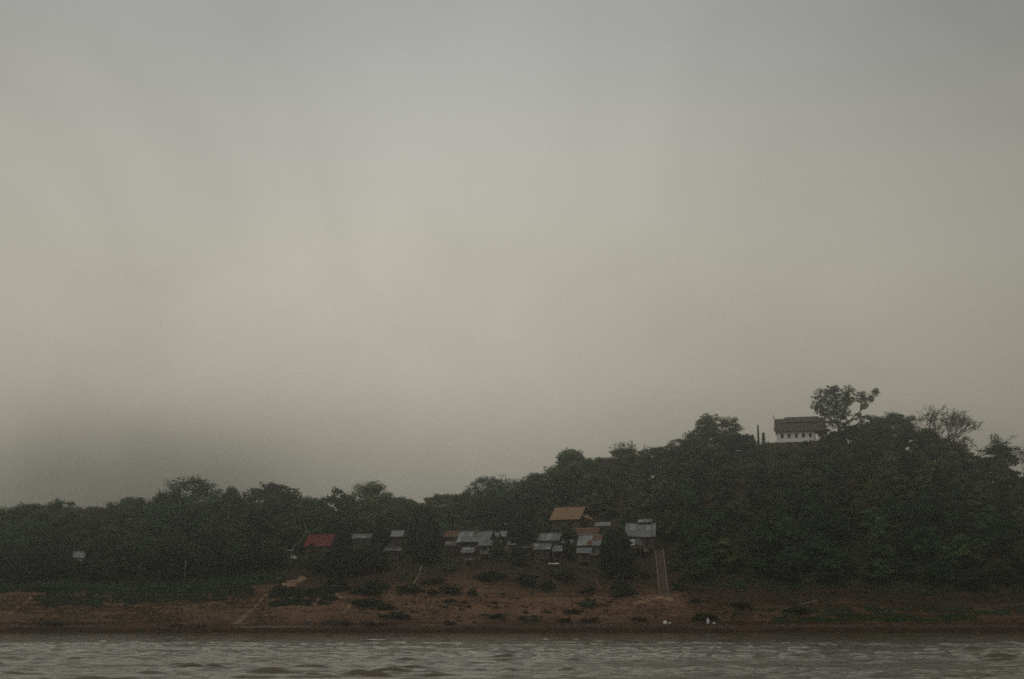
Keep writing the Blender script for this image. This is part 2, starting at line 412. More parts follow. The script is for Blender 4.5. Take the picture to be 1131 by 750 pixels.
# ------------------------------------------------------------------ ground
PY = [268, 284, 289.2, 290.3, 294, 298, 303, 309, 316, 324, 333, 345, 360, 380, 402, 430, 470, 560, 760, 1500]
PROF = {
 -400: [-3, -1.5, -.4, .9, 1.7, 2.8, 4.8, 6.6, 8.2, 9.8, 11.6, 13.0, 14, 15, 16, 17, 18, 21, 26, 40],
 -75:  [-3, -1.5, -.4, .9, 1.7, 2.8, 4.8, 6.6, 8.2, 9.8, 11.8, 13.6, 15, 16, 17, 18, 18, 20, 24, 40],
 -48:  [-3, -1.5, -.4, .9, 1.5, 2.5, 4.5, 7.2, 9.6, 12.3, 15.6, 17.6, 19, 20, 20, 20, 20, 20, 24, 40],
 -15:  [-3, -1.5, -.4, .9, 1.5, 2.4, 4.2, 7.0, 9.8, 13.2, 16.4, 18.8, 21, 23, 24, 24, 23, 20, 24, 40],
 10:   [-3, -1.5, -.4, .9, 1.5, 2.4, 4.2, 6.9, 9.7, 13.2, 16.6, 20.0, 24, 29, 32, 31, 28, 22, 24, 40],
 32:   [-3, -1.5, -.4, .9, 1.6, 2.6, 4.6, 7.2, 9.8, 13.4, 17.0, 21.0, 27, 35, 40, 39, 34, 24, 24, 40],
 60:   [-3, -1.5, -.4, .9, 1.7, 2.8, 4.8, 6.8, 9.0, 12.6, 17.5, 24.0, 32, 42, 49.0, 49, 42, 28, 24, 40],
 95:   [-3, -1.5, -.4, .9, 1.7, 2.8, 4.6, 6.6, 8.8, 12.4, 17.5, 25.0, 34, 44, 51.0, 51, 44, 29, 24, 40],
 125:  [-3, -1.5, -.4, .9, 1.7, 2.8, 4.6, 6.4, 8.6, 12.2, 17.0, 23.0, 30, 37, 42.0, 42, 38, 28, 24, 40],
 170:  [-3, -1.5, -.4, .9, 1.7, 2.8, 4.6, 6.4, 8.6, 12.0, 16.0, 20.0, 25, 30, 33.0, 33, 31, 26, 24, 40],
 400:  [-3, -1.5, -.4, .9, 1.7, 2.8, 4.6, 6.4, 8.6, 12.0, 15.0, 17.0, 19, 21, 22.0, 23, 24, 25, 26, 40],
}
_px = np.array(sorted(PROF)); _pz = np.array([PROF[k] for k in _px], float); _py = np.array(PY, float)
def base_h(X, Y):
    X = np.asarray(X, float); Y = np.asarray(Y, float)
    Yw = Y + 1.6 * vnoise(X / 23.0, X * 0 + 3.3) + 0.8 * vnoise(X / 6.0, X * 0 + 9.1)
    i = np.clip(np.searchsorted(_px, X) - 1, 0, len(_px) - 2); fx = np.clip((X - _px[i]) / (_px[i+1] - _px[i]), 0, 1); fx = fx * fx * (3 - 2 * fx)
    j = np.clip(np.searchsorted(_py, Yw) - 1, 0, len(_py) - 2); fy = np.clip((Yw - _py[j]) / (_py[j+1] - _py[j]), 0, 1)
    z = (_pz[i, j] * (1-fy) + _pz[i, j+1] * fy) * (1-fx) + (_pz[i+1, j] * (1-fy) + _pz[i+1, j+1] * fy) * fx
    amp = np.clip((Y - 291) / 14, 0.0, 1.0)
    z = z + amp * (1.3 * fbm(X / 14.0, Y / 9.0, 4) + 0.35 * fbm(X / 2.6, Y / 1.6, 3))
    # small cut beds and slumps that run along the bank
    stp = 0.9 + 0.35 * vnoise(X / 18.0, Y * 0 + 1.7)
    low = np.clip((Y - 291) / 3, 0, 1) * np.clip((322 - Y) / 6, 0, 1)
    q = z / stp + 0.5 * vnoise(X / 9.0, Y / 7.0); fr = q - np.floor(q)
    z = z + low * 0.42 * (np.clip(fr * 3.0, 0, 1) - fr) * stp
    return z
PADS = []
for k in HOUSES:
    c_, w_, d_, hw_, yaw_ = house_frame(k)
    PADS.append((c_.x, c_.y, w_ / 2 + 0.6, d_ + 0.8, yaw_, c_.z - hw_ - 0.25))
_tp = at(884, 487.3, TEMPLE_Y)
PADS.append((_tp.x, TEMPLE_Y - 1, 9.5, 9.5, R(-14), _tp.z - 0.35))
def H(X, Y):
    X = np.asarray(X, float); Y = np.asarray(Y, float)
    z = base_h(X, Y)
    for n_, (cx, cy_, hw_, dd, yaw_, fl) in enumerate(PADS):
        ca, sa = math.cos(-yaw_), math.sin(-yaw_)
        lx = (X - cx) * ca - (Y - cy_) * sa; ly = (X - cx) * sa + (Y - cy_) * ca
        ox = np.maximum(np.abs(lx) - hw_, 0); oy = np.maximum(np.maximum(-0.3 - ly, ly - dd), 0)
        f = np.clip(1 - np.hypot(ox, oy) / (5.0 if n_ == len(PADS) - 1 else 1.6), 0, 1); f = f * f * (3 - 2 * f)
        tgt = np.minimum(z, fl) if n_ < len(PADS) - 1 else fl
        z = z * (1 - f) + tgt * f
    Y0, Y1, a_, b_ = STAIR
    t = np.clip((Y - Y0) / (Y1 - Y0), -0.12, 1.1); f = np.clip(1 - (np.abs(X - (a_.x + (b_.x - a_.x) * t)) - 1.1) / 1.6, 0, 1)
    f = f * np.clip((Y - Y0 + 4) / 3, 0, 1) * np.clip((Y1 + 3 - Y) / 2, 0, 1)
    f = f * f * (3 - 2 * f)
    z = z * (1 - f) + (a_.z + (b_.z - a_.z) * t - 0.22) * f
    return z
def hz(x, y): return float(H(np.array([x]), np.array([y]))[0])

def spread(lo, hi, step, far, grow=1.25):
    a = list(np.arange(lo, hi + 1e-6, step)); s = step; x = hi
    while x < far: s *= grow; x += s; a.append(min(x, far))
    return a
xs = spread(0, 150, 0.9, 1500); xs = np.array(sorted(set([-v for v in xs] + xs)))
ys = np.array(list(np.arange(276, 344, 0.55)) + spread(344, 470, 1.5, 1500))
def grid_mesh(name, xs, ys, zf, smooth=True):
    XX, YY = np.meshgrid(xs, ys); ZZ = zf(XX, YY)
    v = np.stack([XX.ravel(), YY.ravel(), ZZ.ravel()], 1)
    nx, ny = len(xs), len(ys)
    i = (np.arange(ny - 1)[:, None] * nx + np.arange(nx - 1)[None, :]).ravel()
    f = np.stack([i, i + 1, i + nx + 1, i + nx], 1)
    return np_mesh(name, v, f, smooth), XX.ravel(), YY.ravel(), ZZ.ravel()
me, gx, gy, gz = grid_mesh('ground', xs, ys, H)
def attr(me, name, vals):
    a = me.attributes.new(name, 'FLOAT', 'POINT'); a.data.foreach_set('value', np.asarray(vals, np.float32))
sm = lambda v, a, b: np.clip((v - a) / (b - a), 0, 1)
scrub_v = sm(gy, 309, 320) * 1.05 - 0.15 * sm(gy, 299, 305) * sm(314 - gy, 0, 4)
scrub_v = np.where(gx < -58, sm(gy, 308, 318) * 1.1 - 0.1, scrub_v)
scrub_v = np.where(gx > 36, np.maximum(sm(gy, 302, 313) * 1.0, scrub_v) , scrub_v)
scrub_v = scrub_v - 0.55 * np.exp(-((gx + 13) / 7)**2 - ((gy - 319) / 5)**2) - 0.45 * np.exp(-((gx - 33) / 7)**2 - ((gy - 309) / 5)**2)
scrub_v = scrub_v + 0.42 * sm(gx, 38, 52) * sm(gy, 295, 299)
attr(me, 'scrub', scrub_v + 0.15)
dry_v = sm(-gx, 44, 58) * sm(gy, 293, 296) * sm(315 - gy, 0, 5) * 0.75
attr(me, 'drygrass', dry_v)
attr(me, 'wet', np.maximum(sm(2.4 - gz + 0.9 * vnoise(gx / 5.0, gy * 0 + 4.0) + 0.5 * sm(gx, 20, 60), 0.0, 0.8) * 0.6, sm(1.25 - gz + 0.5 * vnoise(gx / 8.0, gy * 0 + 8.0), 0.0, 0.3)))
tag(link('ground', me, MATS['earth']), kind='structure')

# ------------------------------------------------------------------ river with real waves
rng = np.random.RandomState(11)
WAVES = []
for i in range(70):
    lam = 0.7 * (3.4 / 0.7) ** rng.rand(); ang = rng.normal(-1.53, 0.30)
    WAVES.append((2 * math.pi / lam * math.cos(ang), 2 * math.pi / lam * math.sin(ang), rng.rand() * 6.283, 0.0056 * lam ** 0.75))
def water_h(X, Y):
    z = np.zeros_like(X)
    g = np.clip(0.72 + 1.1 * fbm(X / 9.0 + 3, Y / 7.0, 3), 0.3, 1.25)
    for kx, ky, ph, a in WAVES: z += a * np.sin(kx * X + ky * Y + ph)
    z = z * g * (1 - 0.6 * np.clip((Y - 120) / 120, 0, 1))
    z = z + 4.0 * np.maximum(z, 0) ** 2                  # crests sharper than troughs
    fade = np.clip((420 - np.abs(X)) / 200, 0, 1) * np.clip((Y + 40) / 60, 0, 1)
    # wash of a passing boat, low swells running across the near water
    sw = 0.045 * np.exp(-((Y - 66 - 0.05 * X - 1.5 * vnoise(X / 11.0, X * 0)) / 2.2)**2) * np.clip(0.7 + vnoise(X / 14.0, X * 0 + 2.2), 0, 1)
    sw += 0.04 * np.exp(-((Y - 78 - 0.03 * X) / 1.8)**2) * np.clip(0.5 + vnoise(X / 10.0, X * 0 + 7.7), 0, 1)
    return (z + sw) * fade
wx = spread(0, 60, 0.22, 118, 1.02); wx = wx + spread(118, 130, 0.8, 1500, 1.35)[1:]
wx = np.array(sorted(set([-v for v in wx] + wx)))
wy = np.array([-260, -120, -60, -20, 0, 15, 25, 33] + list(np.arange(40, 110, 0.22)) + list(np.arange(110, 180, 0.4)) + list(np.arange(180, 293, 0.8)))
me, *_ = grid_mesh('river', wx, wy, water_h)
tag(link('river', me, MATS['river_water']), kind='structure')

# ------------------------------------------------------------------ foliage
def add_tone(me, tone): attr(me, 'tone', tone)
def leaf_cloud(name, centers, radii, rels, n_leaf, leaf, rng, tones=None, flat=0.75, up=0.5):
    """leaf rhombi spread through little clumps: centers (n,3), clump radii (n), outward directions (n,3)"""
    n = len(centers)
    c = np.repeat(centers, n_leaf, 0); r = np.repeat(radii, n_leaf); rel = np.repeat(rels, n_leaf, 0)
    d = rng.normal(size=c.shape); d /= np.linalg.norm(d, axis=1)[:, None]
    rad = rng.rand(len(c)) ** 0.45
    p = c + d * np.array([1, 1, flat]) * (r * rad)[:, None]
    nrm = d * 0.6 + rel * 0.5 + np.array([0, 0, up]) + rng.normal(size=c.shape) * 0.45
    nrm /= np.linalg.norm(nrm, axis=1)[:, None]
    t = np.cross(nrm, rng.normal(size=c.shape)); t /= np.linalg.norm(t, axis=1)[:, None]
    b = np.cross(nrm, t)
    s = leaf * (0.6 + 0.8 * rng.rand(len(c)))
    a1 = t * s[:, None]; b1 = b * (s * 0.5)[:, None]
    v = np.stack([p - a1, p + b1 - a1 * 0.1, p + a1, p - b1 - a1 * 0.1], 1).reshape(-1, 3)
    f = np.arange(len(v)).reshape(-1, 4)
    me = np_mesh(name, v, f)
    if tones is None: tones = np.clip(rng.normal(0.45, 0.22, n), 0, 1)
    tl = np.repeat(tones, n_leaf) + rng.normal(size=len(c)) * 0.12
    add_tone(me, np.repeat(np.clip(tl, 0, 1), 4))
    return me

def clumps(rng, lobes, n, r, inner=0.3):
    """clump centres in a set of lobes ((cx,cy,cz),(rx,ry,rz))"""
    w = np.array([l[1][0] * l[1][1] * l[1][2] for l in lobes]) ** 0.75; w /= w.sum()
    k = rng.choice(len(lobes), n, p=w)
    C = np.array([l[0] for l in lobes])[k]; RR = np.array([l[1] for l in lobes])[k]
    d = rng.normal(size=(n, 3)); d /= np.linalg.norm(d, axis=1)[:, None]
    rad = (inner + (1 - inner) * rng.rand(n)) ** 0.55
    return C + d * RR * rad[:, None], r * (0.65 + 0.7 * rng.rand(n)), d

def limbs(mb, rng, H_, r0, ends, split=0.35, sides=6, lean=(0, 0)):
    top = Vector((lean[0], lean[1], H_ * 0.72))
    trunk = [Vector((0, 0, -0.6))]
    for i in range(1, 7):
        t = i / 6; trunk.append(Vector((top.x * t + rng.normal() * 0.012 * H_, top.y * t + rng.normal() * 0.012 * H_, -0.6 + (top.z + 0.6) * t)))
    mb.tube(trunk, [r0 * (1.25 if i == 0 else 1 - 0.14 * i) for i in range(7)], sides)
    for e in ends:
        e = Vector(e); k = int(np.clip(2 + rng.rand() * 3.2 + (e.z / H_ - 0.5) * 3, 2, 5)); s = trunk[k]
        m_ = s.lerp(e, 0.5) + Vector((rng.normal(), rng.normal(), -abs(rng.normal()))) * 0.03 * H_
        mb.tube([s, m_, e], [r0 * 0.42, r0 * 0.26, r0 * 0.09], 4, cap=False)

def make_tree(name, seed, H_, lobes, n_cl, cl_r, n_leaf, leaf, leafmat, r0=None, bark='bark', n_limb=10, inner=0.3, lean=(0, 0), flat=0.75):
    """Empty > trunk, crown; built at real size H_, base at the origin"""
    rng = np.random.RandomState(seed)
    C, rad, d = clumps(rng, lobes, n_cl, cl_r, inner)
    root = bpy.data.objects.new(name, None); COL.objects.link(root)
    mb = MB(); ends = C[rng.choice(len(C), n_limb, replace=False)]
    limbs(mb, rng, H_, r0 or H_ * 0.02, ends, lean=lean)
    mb.build('trunk', MATS[bark], root, smooth=True)
    me = leaf_cloud('crown', C, rad, d, n_leaf, leaf, rng, flat=flat)
    link('crown', me, MATS[leafmat], root)
    return root

def lobes_random(seed, H_, W, zc=0.6, zr=0.36, n=7):
    rng = np.random.RandomState(seed)
    L = [((0, 0, zc * H_), (W * 0.40, W * 0.40, zr * H_ * 0.95))]
    for i in range(n):
        a = 6.283 * (i / n + 0.1 * rng.rand()); q = W * 0.30 * (0.7 + 0.4 * rng.rand()); s = 0.6 + 0.4 * rng.rand()
        L.append(((math.cos(a) * q, math.sin(a) * q, (zc + (rng.rand() - 0.6) * 0.42) * H_), (W * 0.22 * s, W * 0.22 * s, W * 0.19 * s)))
    for i in range(2):
        L.append(((rng.normal() * W * 0.13, rng.normal() * W * 0.13, H_ * (0.84 + .04 * rng.rand())), (W * 0.2, W * 0.2, H_ * 0.10)))
    return L

PROTO = {}
def proto(key, *a, H_=None, W=None, **kw):
    root = make_tree(*a, H_=H_, **kw); PROTO[key] = (root, H_, W, root.name.split('.')[0])
# broad canopy trees, several individual shapes
for i, (lm, zc, zr) in enumerate([('leaf_mid', .60, .38), ('leaf_deep', .58, .40), ('leaf_olive', .60, .38), ('leaf_mid', .56, .42), ('leaf_deep', .62, .36)]):
    proto('canopy%d' % i, 'broadleaf_tree', 100 + i, H_=15.0, W=11.0, lobes=lobes_random(200 + i, 15.0, 11.0, zc, zr, 8), n_cl=190, cl_r=1.05, n_leaf=80, leaf=0.25, leafmat=lm, inner=0.4)
for i, lm in enumerate(['leaf_mid', 'leaf_deep']):
    proto('dome%d' % i, 'dome_tree', 110 + i, H_=15.0, W=12.0, n_cl=460, cl_r=1.1, n_leaf=85, leaf=0.18, leafmat=lm, inner=0.5,
          lobes=[((0, 0, 8.6), (5.4, 5.4, 5.8)), ((1.6, -1, 6.4), (4.2, 4, 4.2)), ((-2.2, .8, 7.4), (3.9, 3.6, 4.6))])
# smaller hillside trees
for i, (lm, zc, zr) in enumerate([('leaf_deep', .56, .42), ('leaf_mid', .56, .44), ('leaf_olive', .54, .44), ('leaf_deep', .52, .46), ('leaf_olive', .56, .42)]):
    proto('small%d' % i, 'hillside_tree', 120 + i, H_=9.0, W=7.5, lobes=lobes_random(220 + i, 9.0, 7.5, zc, zr, 6), n_cl=95, cl_r=0.85, n_leaf=75, leaf=0.22, leafmat=lm, n_limb=7)
for i, lm in enumerate(['leaf_bush', 'leaf_deep']):
    proto('full%d' % i, 'leafy_tree', 140 + i, H_=12.0, W=9.0, n_cl=330, cl_r=0.95, n_leaf=72, leaf=0.19, leafmat=lm, inner=0.4, n_limb=8,
          lobes=[((0, 0, 6.4), (3.6, 3.6, 4.6)), ((1.5, -.8, 3.4), (2.7, 2.7, 2.7)), ((-1.6, .5, 4.4), (2.8, 2.6, 3.2)), ((.5, .6, 9.6), (2.0, 2.0, 1.9)), ((-1.2, -.6, 2.2), (2.6, 2.4, 2.0))])
# airy trees on the ridge
proto('airy', 'ridge_tree', 131, H_=9.0, W=9.0, n_cl=330, cl_r=0.5, n_leaf=42, leaf=0.13, leafmat='leaf_olive', n_limb=26, inner=0.1, r0=0.22,
      lobes=[((-2.4, 0, 6.0), (2.0, 2.0, 2.2)), ((-1.6, .6, 3.6), (2.0, 2, 1.4)), ((1.6, 0, 6.6), (2.1, 2, 1.9)), ((3.0, .4, 5.0), (1.6, 1.6, 1.6)), ((.6, -.6, 4.2), (2, 2, 1.5))])
proto('tall', 'ridge_tree', 135, H_=12.0, W=6.5, n_cl=64, cl_r=0.85, n_leaf=75, leaf=0.22, leafmat='leaf_deep', n_limb=10, inner=0.2,
      lobes=[((0, 0, 7.0), (2.3, 2.3, 3.6)), ((.8, 0, 10.2), (1.6, 1.6, 1.6)), ((-1.6, .3, 5.5), (1.6, 1.6, 2.0))])
# temple tree: open crown with one long limb reaching out to the right
def temple_tree(loc):
    rng = np.random.RandomState(5)
    root = empty('temple_tree', loc)
    mb = MB()
    base = [(0, 0, -0.5), (-0.1, 0, 2.5), (-0.3, 0.1, 5.0)]
    mb.tube(base, [0.42, 0.34, 0.28], 7)
    arms = [[(-.3, .1, 5), (-1.6, 0, 8), (-3.4, .2, 11.2), (-4.2, .4, 13.6)], [(-.3, .1, 5), (-.6, .2, 8.5), (-.6, 0, 12), (-.9, 0, 15.2)],
            [(-.3, .1, 5), (.8, -.1, 8), (2.2, 0, 11), (2.6, 0, 14.6)], [(-.1, 0, 3.4), (2.4, .3, 6.2), (5.2, .5, 9.0), (7.4, .2, 12.2), (9.2, 0, 14.2)],
            [(-.3, .1, 5), (-2.8, -.3, 7.4), (-5.0, -.4, 9.0)], [(5.2, .5, 9.0), (5.6, .4, 11.2), (5.4, .2, 13.2)], [(2.4, .3, 6.2), (4.6, -.3, 7.3), (6.2, -.4, 7.6)]]
    C = []; 
    for a in arms:
        n = len(a); mb.tube(a, [0.22 - 0.17 * i / (n - 1) for i in range(n)], 5, cap=False)
    spec = [((-4.3, .3, 13.2), 1.7, 9), ((-5.2, -.3, 10.4), 1.5, 8), ((-2.2, 0, 14.6), 1.4, 6), ((-.8, 0, 14.4), 1.9, 10), ((-2.4, 0, 11.2), 2.0, 12), ((.4, .2, 11.8), 2.1, 14),
            ((2.5, 0, 14.2), 1.7, 9), ((2.3, .2, 11.4), 1.7, 9), ((-3.6, 0, 8.4), 1.9, 10), ((-.8, 0, 8.8), 2.2, 13), ((1.4, 0, 8.2), 1.8, 8), ((5.5, .2, 13.0), 1.5, 8),
            ((7.4, .2, 12.6), 1.1, 4), ((9.1, 0, 14.3), 1.0, 4), ((6.0, .4, 10.6), 1.2, 4), ((-2.4, 0, 5.8), 2.0, 8), ((1.0, 0, 5.2), 2.0, 8), ((4.6, -.3, 7.6), 1.1, 3)]
    cs, rs, ds = [], [], []
    for c, r, n in spec:
        for i in range(n * 5):
            d = rng.normal(size=3); d /= np.linalg.norm(d); q = np.array(c) + d * r * 1.12 * rng.rand() ** 0.45
            cs.append(q); rs.append(0.5 * (0.7 + 0.6 * rng.rand())); ds.append(d)
            if i % 4 == 0:
                mb.tube([c, (Vector(c) + Vector(q)) / 2 + Vector((0, 0, -.1)), q], [0.05, 0.04, 0.02], 3, cap=False)
    mb.build('trunk', MATS['bark'], root, smooth=True)
    link('crown', leaf_cloud('crown', np.array(cs), np.array(rs), np.array(ds), 42, 0.135, rng), MATS['leaf_mid'], root)
    return root

# bare and thinly leaved trees
def bare_tree_mesh(seed, H_, spread_, leafy):
    rng = random.Random(seed); nr = np.random.RandomState(seed)
    mb = MB(); tips = []
    def grow(p, d, L, r, lev):
        d = d.normalized(); pts = [p]; rr = [r]
        for i in range(3):
            d = (d + Vector((rng.gauss(0, .13), rng.gauss(0, .13), rng.gauss(0.05, .07)))).normalized()
            pts.append(pts[-1] + d * L / 3); rr.append(r * (1 - 0.15 * (i + 1)))
        mb.tube(pts, rr, 5 if lev < 2 else 3, cap=False)
        if lev >= 6:
            tips.append((pts[-1], d)); return
        for k in range(rng.choice((2, 3, 3) if lev < 4 else (2, 3))):
            q = pts[rng.choice((2, 3, 3))]; a = rng.uniform(0, 6.283); sp = spread_ * rng.uniform(.6, 1.2)
            o = d.orthogonal().normalized(); o2 = d.cross(o)
            nd_ = d + (o * math.cos(a) + o2 * math.sin(a)) * sp + Vector((0, 0, 0.12))
            grow(q, nd_, L * rng.uniform(.62, .82), max(r * 0.6, 0.026), lev + 1)
    grow(Vector((0, 0, -0.5)), Vector((0, 0, 1)), H_ * 0.30, H_ * 0.016, 0)
    top = max(v[2] for v in mb.v); s = H_ / top
    mb.v = [(x * s, y * s, (z + .5) * s - .5) for x, y, z in mb.v]
    root = bpy.data.objects.new('bare_tree', None); COL.objects.link(root)
    mb.build('trunk', MATS['twig'], root)
    pts = np.array([tuple((t[0] + Vector((0, 0, .5))) * s - Vector((0, 0, .5))) for t in tips]); ds = np.array([tuple(t[1]) for t in tips])
    k = nr.rand(len(pts)) < leafy
    if k.sum() > 4: link('crown', leaf_cloud('crown', pts[k], np.full(k.sum(), 0.4), ds[k], 7, 0.11, nr), MATS['leaf_olive'], root)
    W = np.abs(np.array(mb.v)[:, :2]).max() * 1.7
    return root, H_, W, 'bare_tree'
for i in range(4): PROTO['bare%d' % i] = bare_tree_mesh(40 + i, 11.0, 0.62, (0.7, 0.45, 0.3, 0.5)[i])

# bushes, weeds
def bush_proto(key, name, seed, W, Hb, leafmat, n_cl, cl_r, n_leaf, leaf):
    rng = np.random.RandomState(seed)
    d = rng.normal(size=(n_cl, 3)); d /= np.linalg.norm(d, axis=1)[:, None]; d[:, 2] = np.abs(d[:, 2])
    lump_ = 0.55 + 0.45 * np.sin(3 * np.arctan2(d[:, 1], d[:, 0]) + seed) * np.sin(2 * d[:, 2] * 3 + seed)
    C = d * np.array([W / 2 * .9, W / 2 * .9, Hb * .85]) * ((0.3 + 0.7 * rng.rand(n_cl)) * (0.55 + 0.6 * lump_))[:, None]
    root = bpy.data.objects.new(name, None); COL.objects.link(root)
    mb = MB()
    for i in range(6):
        q = C[i]; mb.tube([(q[0] * .1, q[1] * .1, -0.2), tuple(q * .5), tuple(q)], [0.05, 0.035, 0.015], 4, cap=False)
    mb.build('stem', MATS['bark'], root)
    link('foliage', leaf_cloud('foliage', C, cl_r * (0.7 + 0.6 * rng.rand(n_cl)), d, n_leaf, leaf, rng), MATS[leafmat], root)
    PROTO[key] = (root, Hb, W, name)
for i, lm in enumerate(['leaf_bush', 'leaf_deep', 'leaf_olive']):
    bush_proto('bush%d' % i, 'bush', 300 + i, 4.0, 2.4, lm, 34, 0.6, 60, 0.17)
bush_proto('brownbush', 'dry_bush', 310, 4.0, 1.6, 'leaf_brown', 30, 0.5, 50, 0.15)
bush_proto('weed', 'weed_clump', 311, 3.0, 0.9, 'leaf_bush', 22, 0.34, 45, 0.13)
def conifer_proto():
    rng = np.random.RandomState(77); n = 46
    z = np.linspace(0.3, 4.6, n); r = 0.75 * (1 - z / 5.2); a = rng.rand(n) * 6.283
    C = np.stack([np.cos(a) * r * .7, np.sin(a) * r * .7, z], 1)
    root = bpy.data.objects.new('columnar_tree', None); COL.objects.link(root)
    MB().tube([(0, 0, -.3), (0, 0, 2.4), (0, 0, 4.8)], [.12, .08, .02], 5).build('trunk', MATS['bark'], root)
    link('crown', leaf_cloud('crown', C, np.full(n, 0.34), np.stack([np.cos(a), np.sin(a), a * 0], 1), 34, 0.13, rng), MATS['leaf_deep'], root)
    PROTO['column'] = (root, 5.0, 1.5, 'columnar_tree')
conifer_proto()

USED = {}
rr = random.Random(3)
def plant(key, X, Y, h, w, label, cat='tree', group=None, rz=None, sink=0.0, name=None):
    root, H_, W, nm = PROTO[key]
    if not USED.get(key): t = root; USED[key] = True
    else: t = copy_tree(root)
    t.name = name or nm
    t.location = (X, Y, hz(X, Y) - sink)
    t.rotation_euler = (0, 0, rr.uniform(0, 6.283) if rz is None else rz)
    t.scale = (w / W, w / W, h / H_)
    for k_ in ('group',):
        if k_ in t: del t[k_]
    tag(t, label, cat, group)
    return t
def plant_px(key, px, top, wpx, Y, label, cat='tree', group=None, rz=None, name=None):
    """tree whose top is seen at (px, top) and whose crown is wpx wide, standing on the ground at depth Y"""
    p = at(px, top, Y); g = hz(p.x, Y)
    return plant(key, p.x, Y, max(p.z - g, 1.0), wpx * Y / FPX, label, cat, group, rz, name=name)
def ground_y(px, py, lo=289.5, hi=400.0):
    """depth at which the sight line of a pixel meets the ground"""
    Ys = np.arange(lo, hi, 0.25)
    P = [at(px, py, float(y)) for y in Ys]
    g = H(np.array([p.x for p in P]), Ys); z = np.array([p.z for p in P])
    k = np.nonzero(g >= z)[0]
    return float(Ys[k[0]]) if len(k) else hi
def bush_px(key, px, py, wpx, hpx, label, group=None, cat='bush', name=None):
    """bush whose foot is seen at (px, py)"""
    Y = ground_y(px, py); p = at(px, py, Y)
    return plant(key, p.x, Y + 0.3, hpx * 0.68 * Y / FPX, wpx * 1.12 * Y / FPX, label, cat, group, name=name)

# --- trees that stand out against the sky, one by one
SKYLINE = [
 ('canopy3', 8, 560, 66, 356, 'low green treetop cut off by the photo\'s left edge'),
 ('canopy0', 58, 553, 74, 360, 'pale green treetop on the skyline just above the white hut'),
 ('canopy2', 104, 560, 62, 368, 'dim olive treetop right of the white hut, fading into mist'),
 ('canopy4', 140, 552, 70, 400, 'misty treetop filling the dip before the big dome-shaped tree'),
 ('canopy0', 176, 547, 60, 390, 'misty tree tucked against the left flank of the big dome-shaped tree'),
 ('dome1', 212, 525, 84, 352, 'big dome-shaped tree, tallest round crown of the left wood'),
 ('canopy1', 256, 539, 36, 362, 'narrow dark treetop between the dome-shaped tree and the ragged one'),
 ('canopy4', 297, 536, 92, 350, 'ragged wide tree whose uneven top sticks up left of the red roof'),
 ('airy', 301, 526, 34, 353, 'thin open treetop poking out above the ragged wide tree'),
 ('dome0', 345, 549, 48, 392, 'paler tree in the gap behind the red-roofed house'),
 ('tall', 369, 539, 48, 350, 'upright bushy dark tree directly behind the red roof'),
 ('dome0', 410, 532, 66, 354, 'smooth round pale-green dome tree right of the red roof'),
 ('canopy0', 447, 550, 48, 370, 'small tree sloping down from the round dome tree'),
 ('canopy2', 490, 546, 56, 372, 'olive tree at the lowest dip of the skyline'),
 ('dome1', 540, 526, 62, 364, 'dark rounded tree at the foot of the rising ridge'),
 ('bare2', 563, 526, 30, 384, 'thin bare tree between two rounded trees at the ridge foot'),
 ('canopy4', 588, 525, 54, 370, 'rounded tree beside the thin bare one above the village'),
 ('canopy0', 632, 497, 66, 378, 'large tree standing high above the big thatched roof'),
 ('canopy2', 664, 506, 48, 386, 'smaller tree filling in right of the large tree above the thatch'),
 ('bare0', 686, 489, 40, 392, 'twiggy tree breaking the ridge line halfway up the hill'),
 ('canopy2', 690, 496, 52, 392, 'olive crown under the twiggy tree on the ridge'),
 ('canopy3', 722, 496, 44, 394, 'dark tree on the ridge right of the twiggy one'),
 ('dome1', 752, 486, 50, 394, 'rounded tree on the ridge left of the airy twin-crowned tree'),
 ('airy', 792, 455, 62, 398, 'airy twin-crowned tree left of the temple, sky showing through'),
 ('small1', 772, 476, 44, 396, 'low leafy tree at the left foot of the airy twin-crowned tree'),
 ('small0', 814, 479, 42, 397, 'low dark tree between the airy tree and the temple shrubs'),
 ('small3', 915, 474, 26, 401, 'low dark tree hiding the right end of the temple'),
 ('small0', 938, 470, 38, 402, 'low dark tree under the open-crowned temple tree'),
 ('dome1', 960, 459, 38, 408, 'dense dark tree just right of the temple tree'),
 ('canopy4', 988, 458, 50, 408, 'leafy dark tree crowning the ridge beside the bare trees'),
 ('bare1', 1004, 452, 70, 413, 'wide bare tree with fine grey twigs at the top of the ridge'),
 ('bare3', 1028, 457, 66, 411, 'bare tree with drooping twig crown on the descending ridge'),
 ('bare0', 1048, 466, 56, 412, 'thinly leaved twiggy tree above the dip in the ridge'),
 ('bare2', 1066, 479, 50, 410, 'bare spreading tree low on the ridge\'s right shoulder'),
 ('small0', 1020, 472, 56, 405, 'dark leafy tree under the bare ridge trees'),
 ('small2', 1050, 488, 52, 404, 'olive leafy tree under the bare spreading ridge tree'),
 ('bare1', 1084, 491, 40, 412, 'slight bare tree left of the dense dark tree near the right edge'),
 ('tall', 1104, 486, 52, 404, 'dense dark upright tree near the right edge of the ridge'),
 ('bare3', 1127, 494, 34, 414, 'thin bare tree at the right edge of the photo'),
 ('small3', 1078, 505, 46, 403, 'low dark tree left of the dense upright tree'),
]
for key, px, top, w, Y, lab in SKYLINE:
    plant_px(key, px, top - (2.5 if key[0] in 'cd' else 1), w * (1.4 if key[0] == 'b' else 1.08), Y, lab, name={'c': 'broadleaf_tree', 'b': 'bare_tree', 'a': 'airy_tree', 't': 'upright_tree', 'd': 'dome_tree', 's': 'leafy_tree'}[key[0]])
p = at(928, 484, 404)
tt = temple_tree((p.x, 404, hz(p.x, 404)))
